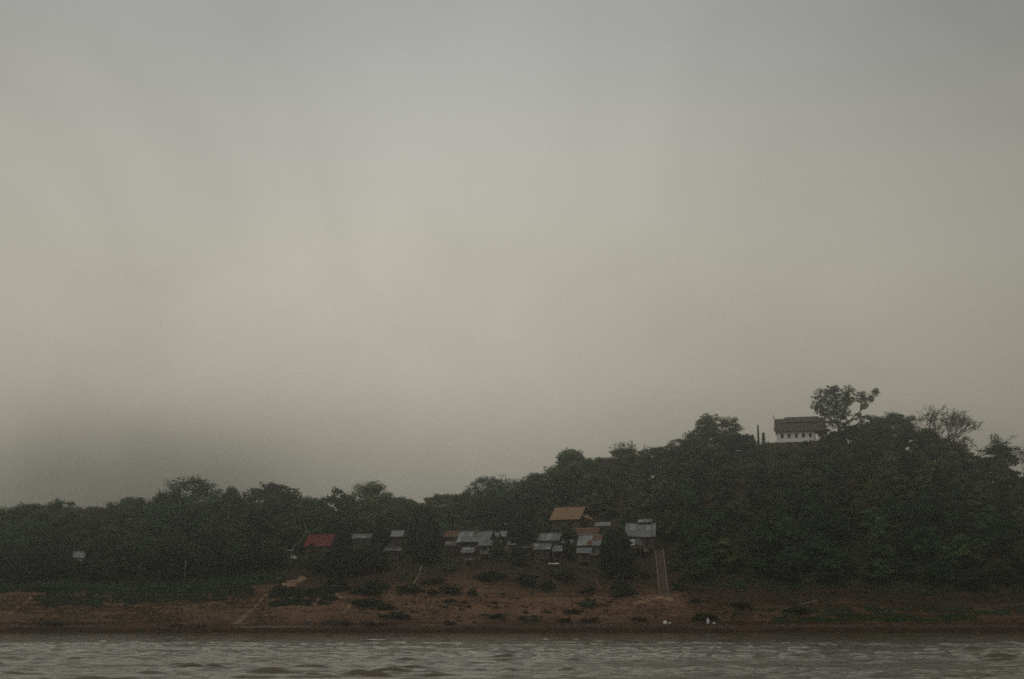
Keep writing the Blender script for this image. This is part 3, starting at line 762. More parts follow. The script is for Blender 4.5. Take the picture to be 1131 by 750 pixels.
s_ = (at(930, 426.5, 404).z - hz(p.x, 404)) / 15.9
tt.scale = (s_ * 1.16, s_ * 1.16, s_)
tag(tt, 'tall open-crowned tree leaning over the temple, one limb reaching right', 'tree')
for px, top, w, Y, lab in [(837, 467.5, 4.0, 398, 'tallest slim columnar tree left of the temple'), (843, 476.5, 7, 397, 'short pointed tree right of the slim columnar one by the temple'), (831, 479, 7, 397, 'small pointed tree left of the slim columnar one')]:
    plant_px('column', px, top, w, Y, lab)

rr.seed(31)
for i in range(14):
    X_ = 69 + i * 1.85 + rr.uniform(-.6, .6)
    plant(('bush2', 'bush0')[i % 2], X_, rr.uniform(395.5, 398.6), rr.uniform(1.1, 2.2), rr.uniform(3, 4.4), 'scrubby bush on the slope right below the temple wall', 'bush', 'scrub bushes below the temple')
# --- front trees among and below the houses
FRONT = [
 ('full0', 468, 554, 40, 329, 'dark leafy tree in front of the village, left of the rusty roof'),
 ('full0', 577, 554, 36, 338, 'tall dark tree standing between the two groups of tin roofs'),
 ('full0', 681, 580, 44, 320, 'dark tree on the slope left of the stairway house'),
 ('full0', 672, 590, 24, 331, 'dark leafy tree between the patched tin roof and the stairway house'),
 ('small1', 549, 594, 20, 328.5, 'small round green tree hiding part of the grey tin roofs'),
 ('small3', 572, 602, 22, 326, 'low dark tree below the gap between the roof groups'),
 ('small0', 627, 594, 16, 332, 'slender shrubby tree between the low tin roof and the patched one'),
 ('full1', 410, 598, 44, 325, 'broad dark tree on the slope left of the pale trunks'),
 ('full0', 380, 600, 54, 324, 'dense dark tree below the red-roofed house'),
 ('small0', 352, 612, 28, 326, 'low dark tree directly under the red roof'),
 ('small1', 400, 572, 30, 352, 'green tree behind the half-hidden roof right of the red house'),
 ('small2', 455, 584, 26, 340, 'olive tree right of the small bright tin roof'),
 ('canopy3', 596, 570, 30, 349, 'green tree left of the big thatched roof'),
 ('small1', 626, 578, 24, 346, 'green shrubby tree under the big thatched roof'),
 ('small1', 672, 586, 26, 338, 'green tree behind the gap right of the patched roof'),
 ('canopy3', 700, 560, 34, 346, 'green tree right behind the stairway house'),
 ('small3', 480, 596, 22, 334, 'dark tree below the left end of the rusty roof'),
 ('full1', 768, 566, 50, 328, 'dark tree right of the stairway house'),
]
for key, px, top, w, Y, lab in FRONT: plant_px(key, px, top, w, Y, lab, name='village_tree')

# --- the left wood: rows of trees along the bank and behind
rr.seed(8)
def scatter(keys, spots, label, group, name):
    for X, Y, h, w in spots: plant(rr.choice(keys), X, Y, h, w, label, 'tree', group, name=name)
spots = []
for px in range(-40, 330, 15):
    if 70 < px < 96 : h = 5.0
    else: h = rr.uniform(7.5, 11.5)
    Y = rr.uniform(328, 335); X = at(px + rr.uniform(-5, 5), 600, Y).x
    if abs(px - 318) < 8: continue
    spots.append((X, Y, h, rr.uniform(7, 9.5)))
scatter(['full0', 'full1', 'full0', 'canopy4'], spots, 'dark leafy tree in the front row of the left wood', 'front row of the left wood', 'wood_tree')
spots = []
for px in range(-40, 345, 24):
    Y = rr.uniform(343, 352); X = at(px + rr.uniform(-6, 6), 600, Y).x
    spots.append((X, Y, rr.uniform(9.5, 15.0), rr.uniform(12, 16)))
scatter(['dome0', 'dome1', 'canopy2', 'dome1', 'full1'], spots, 'green canopy tree in the second row of the left wood', 'second row of the left wood', 'wood_tree')
spots = []
for i in range(26):
    Y = rr.uniform(410, 560); px = -60 + i * 22 + rr.uniform(-8, 8); X = at(px, 600, Y).x
    top = at(px, 556 + rr.uniform(-4, 8), Y).z
    spots.append((X, Y, max(top - hz(X, Y), 8), rr.uniform(11, 16)))
scatter(['canopy0', 'canopy2', 'canopy3'], spots, 'pale misty tree standing far behind the left wood', 'misty trees behind the left wood', 'distant_tree')

# --- the wooded hillside
def too_near(X, Y, m=1.5):
    for cx, cy_, hw_, dd, yaw_, fl in PADS:
        if abs(X - cx) < hw_ + m and -m - 1.5 < Y - cy_ < dd + m: return True
    return False
spots = []
Y = 312.0
while Y < 406:
    step = 5.6 + (Y - 312) * 0.015
    X = -12.0 if Y > 352 else 36.0
    if Y > 380: X = 4.0
    while X < 150:
        x = X + rr.uniform(-1.8, 1.8); y = Y + rr.uniform(-1.8, 1.8)
        lim = 352 if x < 34 else (318 if x < 60 else 315)
        p_ok = y > lim and not too_near(x, y, 2.5) and not (73 < x < 93 and 386 < y < 402)
        if x < 40.5 and y < 342: p_ok = False
        if 56 < x < 92 and 372 < y < 400: hgt = rr.uniform(2.5, 4.0)
        elif y > 385: hgt = rr.uniform(4.5, 6.5)
        else: hgt = rr.uniform(5.5, 9.5)
        if y < 322: hgt = rr.uniform(4.5, 6.5)
        if p_ok and rr.random() < 0.93: spots.append((x, y, hgt, rr.uniform(6.5, 9.0) * (0.75 if hgt < 4.2 else 1)))
        X += step * 1.15
    Y += step * 1.0
print('hillside trees', len(spots))
lowhill = [s for s in spots if s[1] < 350]; high = [s for s in spots if s[1] >= 350]
scatter(['small0', 'small3', 'small1', 'canopy1', 'small2'], lowhill, 'dark tree on the lower hillside above the terraced bank', 'trees of the lower hillside', 'hillside_tree')
scatter(['small0', 'small1', 'small2', 'small4', 'small3'], high, 'leafy tree on the upper hillside below the ridge', 'trees of the upper hillside', 'hillside_tree')

spots = []
for px in range(548, 770, 15):
    Y = rr.uniform(408, 424); sky_ = np.interp(px, [548, 600, 632, 700, 770], [533, 522, 506, 500, 486])
    p_ = at(px + rr.uniform(-4, 4), sky_ + rr.uniform(5, 12), Y); spots.append((p_.x, Y, max(p_.z - hz(p_.x, Y), 4), rr.uniform(8, 11)))
scatter(['canopy0', 'canopy1', 'canopy2', 'canopy3'], spots, 'treetop filling in behind the rising ridge line', 'trees behind the rising ridge', 'ridge_tree')
spots = []
for px in range(306, 500, 13):
    Y = rr.uniform(352, 360); X = at(px + rr.uniform(-4, 4), 600, Y).x
    spots.append((X, Y, rr.uniform(6, 8.5), rr.uniform(6.5, 8.5)))
scatter(['full1', 'small1', 'small0'], spots, 'leafy tree close behind the red house and its neighbours', 'trees behind the red house', 'village_tree')
# --- undergrowth: leafy mass on the forest floor nobody could count
def undergrowth(name, label, pts, n_leaf, cl, leaf, lm, seed):
    rng = np.random.RandomState(seed); pts = np.array(pts)
    z = H(pts[:, 0], pts[:, 1]); C = np.stack([pts[:, 0], pts[:, 1], z + cl * 0.4 * rng.rand(len(pts))], 1)
    d = np.tile(np.array([[0, -0.3, 0.9]]), (len(pts), 1))
    me = leaf_cloud(name, C, cl * (0.6 + 0.8 * rng.rand(len(pts))), d, n_leaf, leaf, rng)
    return tag(link(name, me, MATS[lm]), label, 'undergrowth', kind='stuff')
rng = np.random.RandomState(21)
pts = [(x, y) for x, y in zip(rng.uniform(-125, -46, 1800), rng.uniform(318, 345, 1800)) if not too_near(x, y, 0.3) and not (-50.5 < x < -44 and y < 329)]
undergrowth('undergrowth', 'dark leafy undergrowth at the foot of the left wood', pts, 34, 1.0, 0.22, 'leaf_deep', 1)
pts = [(x, y) for x, y in zip(rng.uniform(37.5, 140, 2600), rng.uniform(312, 352, 2600)) if not too_near(x, y, 0.3) and y > 314 + 2 * math.sin(x * .2)]
undergrowth('undergrowth', 'dark tangled undergrowth along the foot of the wooded hill', pts, 30, 1.1, 0.24, 'leaf_deep', 2)
pts = [(x, y) for x, y in zip(rng.uniform(48, 112, 2000), rng.uniform(374, 402, 2000)) if not (too_near(x, y, -0.5) and y > TEMPLE_Y - 2.2)]
undergrowth('undergrowth', 'olive scrub covering the slope just below the temple', pts, 26, 0.9, 0.2, 'leaf_olive', 3)
pts = [(x, y) for x, y in zip(rng.uniform(-48, 36, 5200), rng.uniform(313, 350, 5200)) if not (-50.5 < x < -44 and y < 329) and not too_near(x, y, 0.2) and not (-21 < x < -5 and y < 325 and rng.rand() < .75) and fbm(x / 6, y / 5, 3) > 0.45 - (y - 313) * .035 and not (29.5 < x < 35.5 and y < 337)]
undergrowth('undergrowth', 'patchy weeds on the steep slope among the village houses', pts, 26, 0.75, 0.17, 'leaf_olive', 4)

# --- vegetable plots and grass on the bank
def plot(name, label, px0, px1, py0, py1, n, lm, cl=0.45, leaf=0.14, nl=26, seed=0, cat='vegetable plot', thr=-0.32):
    """ground cover filling a patch of the bank given by its outline in the photo"""
    rng = np.random.RandomState(seed); pts = []
    Yn, Yf = ground_y((px0 + px1) / 2, py1), ground_y((px0 + px1) / 2, py0)
    for i in range(n):
        Y = rng.uniform(Yn, Yf); px = rng.uniform(px0, px1)
        e = (px - px0) / (px1 - px0) * 2 - 1; v = (Y - Yn) / max(Yf - Yn, .1) * 2 - 1
        if abs(e) ** 4 + abs(v) ** 4 > 1 + fbm(px / 9, Y / 2, 2): continue
        p_ = at(px, 650, Y)
        if fbm(p_.x / 3.0, Y / 2.0, 2) > thr: pts.append((p_.x, Y))
    o = undergrowth(name, label, pts, nl, cl, leaf, lm, seed); o['category'] = cat
    return o
plot('vegetable_plot', 'long green vegetable plot on the bank below the left wood', 118, 282, 644, 664, 3400, 'leaf_garden', seed=31)
plot('vegetable_plot', 'green vegetable plot near the left edge, above the bare bank', 38, 118, 644, 671, 2400, 'leaf_garden', seed=32)
plot('vegetable_plot', 'strip of green crops at the left edge below the trees', -10, 60, 642, 654, 1200, 'leaf_garden', seed=33)
plot('vegetable_plot', 'oval green plot between the two footpaths', 296, 372, 650, 669, 1500, 'leaf_garden', seed=34, thr=-0.3)
plot('grass_strip', 'bright green grass strip along the right waterside', 848, 1085, 680.5, 686.5, 3000, 'grass_green', 0.28, 0.09, 22, 36, 'grass', -0.3)
plot('grass_strip', 'dull weedy strip above the bright grass on the right bank', 810, 1131, 670, 680, 2200, 'leaf_deep', 0.4, 0.12, 24, 37, 'weeds', -0.05)

for k_, (x0, x1, y0, y1, n_, lab) in enumerate([(-122, -50, 292.5, 312, 7000, 'dry straw-coloured grass over the bare left bank'), (-50, 38, 293, 320, 7500, 'dry stubble and dead weeds on the bare middle bank'), (38, 125, 292.5, 314, 7500, 'dead brown weeds over the terraced right bank')]):
    rng = np.random.RandomState(60 + k_)
    pts = [(x, y) for x, y in zip(rng.uniform(x0, x1, n_), rng.uniform(y0, y1, n_)) if fbm(x / 7, y / 1.7, 3) > (-0.1 if k_ != 1 else 0.08) and not (29 < x < 36 and y > 308)]
    o = undergrowth('dry_grass', lab, pts, 12, 0.42, 0.11, 'straw' if k_ < 2 else 'leaf_brown', 70 + k_); o['category'] = 'dry grass'
# --- bushes on the bank
BUSH = [
 ('bush0', 403, 669, 40, 13, 'dark bush right of the forked footpath'), ('bush0', 425, 673, 26, 9, 'low bush touching the larger dark bush by the footpath'),
 ('bush1', 438, 682, 34, 9, 'flat green bush low on the bank below the dark ones'), ('bush0', 478, 658, 14, 9, 'small bush at the foot of the pale leaning trunk'),
 ('bush0', 499, 656, 18, 10, 'rounded bush high on the bare bank below the grey tin roof'), ('bush0', 495, 652, 26, 6, 'flat bush just above the rounded one on the bare bank'),
 ('bush0', 496, 666, 16, 6, 'flat weed-like bush in the middle of the bare bank'), ('bush0', 522, 658, 13, 11, 'upright small bush on the bare slope below the middle houses'),
 ('bush0', 604, 652, 20, 20, 'tall dark bush below the low tin-roofed pair'), ('bush0', 583, 645, 26, 18, 'dark bush on the slope under the pair of tin roofs'),
 ('bush0', 650, 655, 20, 12, 'dark bush left of the fallen pale poles'), ('bush0', 688, 658, 30, 36, 'large dark bush left of the stairway foot'),
 ('bush1', 651, 671, 19, 12, 'round green bush in the middle of the bank below the poles'), ('bush0', 577, 685, 10, 9, 'small bush near the water, left of the pair'),
 ('bush1', 590, 686, 15, 10, 'green bush near the water with a paler neighbour'), ('brownbush', 650, 687, 26, 8, 'wide reddish dry bush at the waterside below the round bush'),
 ('brownbush', 622, 687, 18, 6, 'low dry bush left of the wide reddish one'), ('brownbush', 498, 690, 16, 8, 'reddish dry bush alone at the waterside in the middle'),
 ('brownbush', 384, 690, 20, 8, 'reddish dry bush at the waterside below the footpath fork'), ('bush2', 365, 689, 22, 8, 'olive bush at the waterside left of a reddish one'),
 ('brownbush', 415, 690, 34, 6, 'long low dry bush at the waterside'), ('brownbush', 708, 686, 18, 6, 'dry bush at the waterside below the stairway'),
 ('weed', 545, 682, 30, 4, 'streak of weeds across the lower bare bank'), ('weed', 630, 677, 20, 5, 'weed clump above the reddish waterside bushes'),
 ('bush0', 768, 666, 14, 9, 'small dark bush on the terraced bank right of the stairway'), ('bush0', 780, 684, 34, 11, 'dark bush beside the pale bundle on the right shore'),
 ('bush0', 817, 672, 26, 9, 'dark bush on the terraced bank'), ('bush2', 880, 676, 40, 8, 'low olive bush below the stacked planks'),
 ('brownbush', 197, 692, 20, 5, 'low dry bush at the waterside below the long vegetable plot'), ('brownbush', 222, 693, 14, 6, 'small dry bush at the waterside left of the footpath foot'),
 ('weed', 60, 690, 34, 5, 'weeds at the waterside near the left edge'), ('bush0', 480, 645, 30, 10, 'dark bush on the slope beneath the rusty roof'),
 ('bush0', 540, 640, 40, 16, 'dark bush under the middle tin roofs'), ('bush0', 620, 640, 30, 14, 'dark bush below the small end shed'), ('bush2', 500, 630, 24, 8, 'olive bush below the low shed'),
 ('bush0', 450, 655, 30, 18, 'dark bush left of the pale leaning trunk'), ('bush0', 410, 655, 44, 26, 'mass of dark bush on the slope right of the red house'),
 ('bush0', 374, 652, 34, 20, 'dark bush above the oval green plot'), ('bush1', 292, 641, 18, 8, 'small bush left of the orange earth patch'), ('bush0', 712, 640, 14, 14, 'bush just left of the stairway'),
 ('bush0', 749, 652, 16, 20, 'tall dark bush against the right side of the stairway'), ('bush0', 744, 630, 14, 16, 'dark bush pressed to the upper stairway'),
]
for key, px, py, w, h, lab in BUSH: bush_px(key, px, py, w, h, lab)
rng = np.random.RandomState(91); pts = []
for key, px, py, w, h, lab in BUSH:
    Y = ground_y(px, py); p_ = at(px, py, Y)
    if Y < 314:
        for i in range(int(w * 1.3)): pts.append((p_.x + rng.normal() * w * .16, Y + .3 + rng.normal() * 1.1))
undergrowth('weeds', 'low dark weeds straggling round the bushes on the bank', pts, 18, 0.34, 0.11, 'leaf_bush', 92)['category'] = 'weeds'
wr = random.Random(12)
for i in range(60):
    px = wr.uniform(445, 730); py = wr.uniform(656, 690)
    bush_px('weed', px, py, wr.uniform(3, 11), wr.uniform(.8, 2.4), 'small weed tuft scattered on the bare middle bank', 'weed tufts on the middle bank', 'weed', 'weed_tuft')

# --- pale trunks and leaning stems
def stem(name, label, pts, r, m='bark_pale', cat='trunk', flat=1.0):
    """pts: (px, py, Y); first one rests on the ground"""
    P = [at(a, b, y) for a, b, y in pts]
    g = hz(P[0].x, P[0].y); P[0].z = min(P[0].z, g) - 0.15
    base = P[0].copy(); base.z += 0.15
    o = MB().tube([q - base for q in P], [r * (1 - 0.4 * i / (len(P) - 1)) for i in range(len(P))], 6).build(name, MATS[m], smooth=True)
    o.location = base
    return tag(o, label, cat)
yb = ground_y(450, 657); stem('leaning_trunk', 'thin pale trunk leaning right below the rusty roof', [(447, 659, yb), (456, 647, yb + 1), (462, 636, yb + 1.5), (466, 624, yb + 2)], 0.14)
stem('pale_trunk', 'straight pale trunk showing in the dark left wood', [(204.5, 638, 327), (204.3, 628, 327), (205, 618, 327)], 0.12)
stem('bent_branch', 'pale bent branch curving up left of the red roof', [(316, 603, 331), (325, 602, 331), (333, 597, 331), (338, 588, 331), (337, 578, 331)], 0.09)
yb = ground_y(667, 653); stem('bamboo_pole', 'pale bamboo pole slanting on the slope left of the stairway', [(666, 653, yb), (660, 644, yb + .6), (656, 638, yb + 1.2)], 0.11, 'bamboo', 'pole')
yb = ground_y(681, 640, 318); stem('bamboo_pole', 'grey upright stem beside the large dark bush', [(681, 640, 319), (680, 632, 319.2), (678, 625, 319.4)], 0.12, 'bark_pale', 'pole')
yb = ground_y(618, 652); stem('bamboo_pole', 'pale stem slanting below the pair of tin roofs', [(619, 654, yb), (614, 645, yb + .5), (610, 637, yb + .9)], 0.09, 'bamboo', 'pole')

tr_ = random.Random(4)
for px in (148, 156, 160, 171, 176, 188, 232, 120):
    Y_ = tr_.uniform(324.5, 327); stem('slender_trunk', 'thin upright trunk at the shaded foot of the left wood', [(px, 640, Y_), (px + tr_.uniform(-1, 1), 628, Y_), (px + tr_.uniform(-3, 3), 604 + tr_.uniform(-4, 8), Y_)], 0.055, 'bark')['group'] = 'thin trunks at the foot of the left wood'
# --- footpaths: trodden clay lying on the bank
def path(label, pts, w, seed):
    """pts: pixels of its middle line on the ground"""
    P = []
    for px, py in pts:
        Y = ground_y(px, py); P.append(Vector((at(px, py, Y).x, Y, 0)))
    dense = []
    for a, b in zip(P, P[1:]):
        n = max(2, int((b - a).length / 0.5))
        dense += [a.lerp(b, i / n) for i in range(n)]
    dense.append(P[-1])
    v = []; f = []
    for i, q in enumerate(dense):
        t = (dense[min(i+1, len(dense)-1)] - dense[max(i-1, 0)]).normalized(); nrm = Vector((-t.y, t.x, 0))
        ww = w * (0.75 + 0.9 * float(vnoise(i * 0.37 + seed, seed * 1.7)))
        for k in range(5):
            s = (k / 4 - 0.5) * 2 * ww + 0.3 * float(vnoise(i * 0.5 + 9 * k, seed + 4.4))
            e = q + nrm * s; v.append((e.x, e.y, hz(e.x, e.y) + (0.07 if 0 < k < 4 else -0.06)))
    for i in range(len(dense) - 1):
        for k in range(4): f.append((i*5 + k, i*5 + k + 1, i*5 + k + 6, i*5 + k + 5))
    me = np_mesh('dirt_path', v, f, True)
    return tag(link('dirt_path', me, MATS['clay']), label, kind='structure')
path('pale footpath climbing from the waterside past the oval green plot', [(258, 690), (270, 682), (284, 668), (294, 658), (303, 650)], 0.95, 1)
path('footpath branching down right of the oval green plot', [(348, 650), (366, 654), (379, 661), (386, 669), (378, 678)], 0.85, 2)
path('footpath up the bank near the left edge', [(6, 679), (18, 673), (28, 665), (40, 656)], 0.6, 3)
path('orange bare earth slip below the red-roofed house', [(308, 651), (317, 647), (326, 642), (335, 637)], 1.9, 4)
path('trodden bare ground at the foot of the stairway', [(700, 668), (716, 663), (730, 660), (744, 664)], 1.2, 5)
path('bare earth gap in the left vegetable plots', [(92, 664), (104, 659), (113, 654)], 0.6, 6)

# ------------------------------------------------------------------ houses
def sheet_mesh(w, L, waves=5, amp=0.022):
    """corrugated roofing sheet: w along x, L along y, slightly thick"""
    n = waves * 2
    v = []; f = []
    for i in range(n + 1):
        x = -w/2 + w * i / n; z = amp * (1 if i % 2 else -1)
        v += [(x, 0, z), (x, L, z)]
    for i in range(n): f.append((2*i, 2*i+2, 2*i+3, 2*i+1))
    me = bpy.data.meshes.new('roof_sheet'); me.from_pydata(v, [], f); me.update()
    return me
def thatch_mesh(w, L, seed):
    rng = np.random.RandomState(seed); nx, ny = 6, 4
    v = []; f = []
    for j in range(ny + 1):
        for i in range(nx + 1):
            v.append((-w/2 + w*i/nx, L*j/ny + (rng.normal() * .06 if j == 0 else 0), 0.16 + rng.normal() * .035))
    for j in range(ny):
        for i in range(nx): a = j*(nx+1)+i; f.append((a, a+1, a+nx+2, a+nx+1))
    b = len(v); v += [(-w/2, 0.05, 0), (w/2, 0.05, 0), (w/2, L, 0), (-w/2, L, 0)]; f.append((b+3, b+2, b+1, b))
    f.append((b, b+1) + tuple(range(nx, -1, -1)))
    me = bpy.data.meshes.new('thatch_panel'); me.from_pydata(v, [], f); me.update()
    return me

def wall_mesh(w, h, t, holes):
    """wall in the x,z plane with real openings (x0,x1,z0,z1)"""
    mb = MB(); cuts = sorted({-w/2, w/2} | {q for h_ in holes for q in h_[:2]})
    for a, b in zip(cuts, cuts[1:]):
        hs = sorted([h_ for h_ in holes if h_[0] <= a + 1e-6 and h_[1] >= b - 1e-6], key=lambda q: q[2])
        z = 0
        for h_ in hs:
            if h_[2] > z: mb.box(a, b, 0, t, z, h_[2])
            z = h_[3]
        if z < h: mb.box(a, b, 0, t, z, h)
    return mb

def house(key, name, label, roof_mats, wallm='board', roof='gable', doors=(0.2,), windows=(-0.25,), thatch=False, seed=0, sidem=None, over=0.45, wall_open=False):
    hr = random.Random(seed)
    c, w, d, hw, yaw = house_frame(key)
    l, r, ye, yr, Y, *_ = HOUSES[key]
    half = d / 2 if roof == 'gable' else d
    run = half
    zr = at((l + r) / 2, yr, Y + run * math.cos(yaw)).z
    rise = max(zr - c.z, 0.25)
    fl = c.z - hw + 0.12                                  # floor level; the eave edge hangs a little below the wall top
    base = Vector((c.x, c.y, 0))
    gz_ = hz(c.x, c.y + d * 0.3)
    root = empty(name, (c.x, c.y, gz_), yaw)
    tag(root, label, 'house', 'village houses above the river')
    Lz = lambda z: z - gz_
    W2 = w / 2 - over
    # floor deck and posts
    MB().box(-W2 - .1, W2 + .1, over - .15, d - over + .1, Lz(fl) - .16, Lz(fl)).build('floor', MATS['post_wood'], root)
    nx = max(2, int(w / 2.4) + 1)
    ca, sa = math.cos(yaw), math.sin(yaw)
    for i in range(nx):
        for y_ in (over, d - over):
            x_ = -W2 + 2 * W2 * i / (nx - 1)
            wx_, wy_ = c.x + x_ * ca - y_ * sa, c.y + x_ * sa + y_ * ca
            g = hz(wx_, wy_) - 0.25
            if Lz(fl) - .16 - Lz(g) > 0.12:
                MB().box(-.09, .09, -.09, .09, Lz(g), Lz(fl) - .16).build('post', MATS['post_wood'], root, (x_, y_, 0))
    # walls with openings
    top = rise * (over / run)                             # wall meets the roof plane a little above the eave
    hwall = hw - 0.12 + top - 0.05
    holes = []
    for q in windows:
        holes.append((q * W2 * 2 - .45, q * W2 * 2 + .45, 0.8, 1.65))
    for q in doors:
        holes.append((q * W2 * 2 - .45, q * W2 * 2 + .45, 0.02, 1.9 if hwall > 2 else hwall - .2))
    holes = [h_ for h_ in holes if h_[0] > -W2 + .1 and h_[1] < W2 - .1 and h_[3] < hwall - .05]
    fz = Lz(fl)
    if not wall_open:
        wall_mesh(2 * W2, hwall, .09, holes).build('front_wall', MATS[wallm], root, (0, over, fz))
    for k_, h_ in enumerate(holes):
        if wall_open: break
        if h_[2] > 0.5:
            f = MB().box(h_[0]-.07, h_[0], -.03, .1, h_[2]-.07, h_[3]+.07).box(h_[1], h_[1]+.07, -.03, .1, h_[2]-.07, h_[3]+.07).box(h_[0], h_[1], -.03, .1, h_[3], h_[3]+.07).box(h_[0], h_[1], -.03, .1, h_[2]-.07, h_[2]).build('window', MATS['post_wood'], root, (0, over, fz))
            MB().box(h_[0]+.01, (h_[0]+h_[1])/2-.01, .04, .07, h_[2]+.01, h_[3]-.01).build('shutter', MATS['shutter'], f)
            MB().box((h_[0]+h_[1])/2+.01, h_[1]-.01, .04, .07, h_[2]+.01, h_[3]-.01).build('shutter', MATS['shutter'], f)
        else:
            dd_ = MB().box(h_[0]+.02, h_[1]-.02, .03, .07, .03, h_[3]-.02).build('door', MATS['shutter'], root, (0, over, fz))
            MB().box(h_[1]-.16, h_[1]-.10, 0, .028, .95, 1.1).build('handle', MATS['iron_dull'], dd_)
    sidem = sidem or wallm
    yb_ = d - over
    for s in (-1, 1):
        x0 = s * (W2 - .045)
        if roof == 'gable':
            pts = [(over + .092, 0), (yb_, 0), (yb_, hwall), (d/2, hw - .12 + rise - .08), (over + .092, hwall)]
        else:
            pts = [(over + .092, 0), (yb_, 0), (yb_, hw - .12 + rise * (yb_ / run) - .08), (over + .092, hwall + .03)]
        if wall_open and s == -1: continue
        MB().prism_x(pts, x0 - .045, x0 + .045).build('side_wall', MATS[sidem], root, (0, 0, fz))
    hb = hwall if roof == 'gable' else hw - .12 + rise * (yb_ / run) - .1
    MB().box(-W2 + .1, W2 - .1, yb_ - .09, yb_ - .002, 0, hb).build('back_wall', MATS[wallm], root, (0, 0, fz))
    # roof: purlins carry the sheets or thatch panels
    ez = Lz(c.z)
    slopes = [0] if roof != 'gable' else [0, 1]
    rf = MB()
    for s in slopes:
        for k_ in range(3):
            q = 0.15 + 0.35 * k_; y_ = run * q if s == 0 else d - run * q
            rf.box(-w/2 + .1, w/2 - .1, y_ - .04, y_ + .04, ez + rise * q - .13, ez + rise * q - .05)
    rf = rf.build('roof', MATS['post_wood'], root)
    ang = math.atan2(rise, run); Ls = math.hypot(rise, run)
    n = max(2, round(w / 1.15)) if not thatch else max(2, round(w / 2.4)); ws = w / n
    meshes = {}
    for s in slopes:
        for i in range(n):
            x_ = -w/2 + ws * (i + .5)
            if thatch:
                mk = roof_mats[hr.randrange(len(roof_mats))]
                me = thatch_mesh(ws + .05, Ls + .04, seed * 31 + i); me.materials.append(MATS[mk]); nm = 'thatch_panel'
                pcs = [(me, 0.0, 0.0)]
            else:
                nm = 'roof_sheet'; pcs = []
                two = Ls > 1.9 and s == 0
                for k_ in range(2 if two else 1):
                    mk = roof_mats[min(int(hr.random() ** 2.4 * len(roof_mats)), len(roof_mats) - 1)]
                    key_ = (mk, two)
                    if key_ not in meshes: meshes[key_] = sheet_mesh(ws + .06, Ls / 2 + .14 if two else Ls + .05); meshes[key_].materials.append(MATS[mk])
                    pcs.append((meshes[key_], k_ * Ls / 2 - (.05 if k_ else 0), 0.03 * k_))
            for me, along, up_ in pcs:
                o = link(nm, me, None, rf)
                lift = 0.012 * (i % 2) + hr.uniform(0, .03) + up_
                jit = hr.uniform(-.14, .07) + along
                if s == 0: o.location = (x_, jit * math.cos(ang), ez + lift + jit * math.sin(ang)); o.rotation_euler = (ang + hr.uniform(-.012, .012), hr.uniform(-.012, .012), hr.uniform(-.02, .02))
                else: o.location = (x_, d, ez + lift); o.rotation_euler = (ang, 0, math.pi)
    if roof == 'gable':
        MB().prism_x([(d/2 - .28, ez + rise - .05), (d/2, ez + rise + .02), (d/2 + .28, ez + rise - .05), (d/2 + .28, ez + rise), (d/2, ez + rise + (.22 if thatch else .09)), (d/2 - .28, ez + rise)], -w/2 - .04, w/2 + .04).build('ridge_cap', MATS[roof_mats[0]], rf)
    return root, dict(w=w, d=d, ez=ez, rise=rise, run=run, fz=fz, W2=W2, over=over, hw=hw)

G, P_, D_, RU = 'iron_grey', 'iron_pale', 'iron_dull', 'iron_rust'
rt, q = house('red', 'stilt_house', 'house with a bright red roof and small front gable among dark trees', ['red_roof'], 'board', seed=1)
# front porch gable of the red house
pw, px0 = 2.4, -0.1 * q['w']
pz = q['ez'] - .35
pr = MB().box(-pw/2 + .15, pw/2 - .15, -1.5, -1.42, pz - .15, pz - .05).build('porch_roof', MATS['post_wood'], rt, (px0, 0, 0))
for s in (-1, 1):
    me = sheet_mesh(3.2, 1.55); me.materials.append(MATS['red_roof'])
    o = link('roof_sheet', me, None, pr)
    o.rotation_euler = (R(38), 0, R(90) if s > 0 else R(-90)); o.location = (s * pw / 2, -.2, pz)
for s in (-1, 1): MB().box(-.06, .06, -.06, .06, q['fz'] - 1.3, pz - .16).build('porch_post', MATS['post_wood'], rt, (px0 + s * (pw/2 - .25), -1.45, 0))
house('hidden', 'stilt_house', 'house almost hidden by trees, only its thin pale eave showing', [P_, D_, G], seed=2)
house('knoll', 'stilt_house', 'small house with a bright ribbed tin roof above dark trees', [P_, P_, G], seed=3, windows=(), doors=(0,))
house('lean', 'lean_to_shed', 'low shed with a dull tin roof below the bright one', [D_, G], roof='shed', seed=4)
house('rusty', 'stilt_house', 'house with a rusty brown roof at the village\'s left end', [RU, RU, D_], seed=5)
house('grey', 'stilt_house', 'house under the widest plain grey tin roof, its front standing open', [G, G, P_, D_], seed=6, wallm='board', doors=(-0.3, 0.25), windows=(0.0,))
house('mid', 'lean_to_shed', 'narrow tin lean-to in front of the wide grey roof', [G, D_], roof='shed', seed=7, wallm='board_pale', sidem='board')
house('low', 'lean_to_shed', 'lowest small tin-roofed shed left of the middle houses', [G, P_], roof='shed', seed=8, windows=(), doors=(0,))
house('back', 'stilt_house', 'small pale-roofed house peeping out behind the round green tree', [P_, G], seed=9)
house('strip', 'lean_to_shed', 'small grey roof strip left of the tall dark tree', [G, P_], roof='shed', seed=10, windows=(), doors=())
house('pair_top', 'stilt_house', 'upper tin-roofed house of the stacked pair, with a rusty lower edge', [P_, G, G], seed=11, doors=(), windows=(-.2, .2))
house('pair_low', 'stilt_house', 'lower tin-roofed house of the stacked pair, with bare board walls', [G, P_, G], seed=12, wallm='board', doors=(0.25,), windows=(-.25,))
house('pair_end', 'lean_to_shed', 'small shed with a dark open front at the end of the stacked pair', [G, P_], roof='shed', seed=13, wall_open=True)
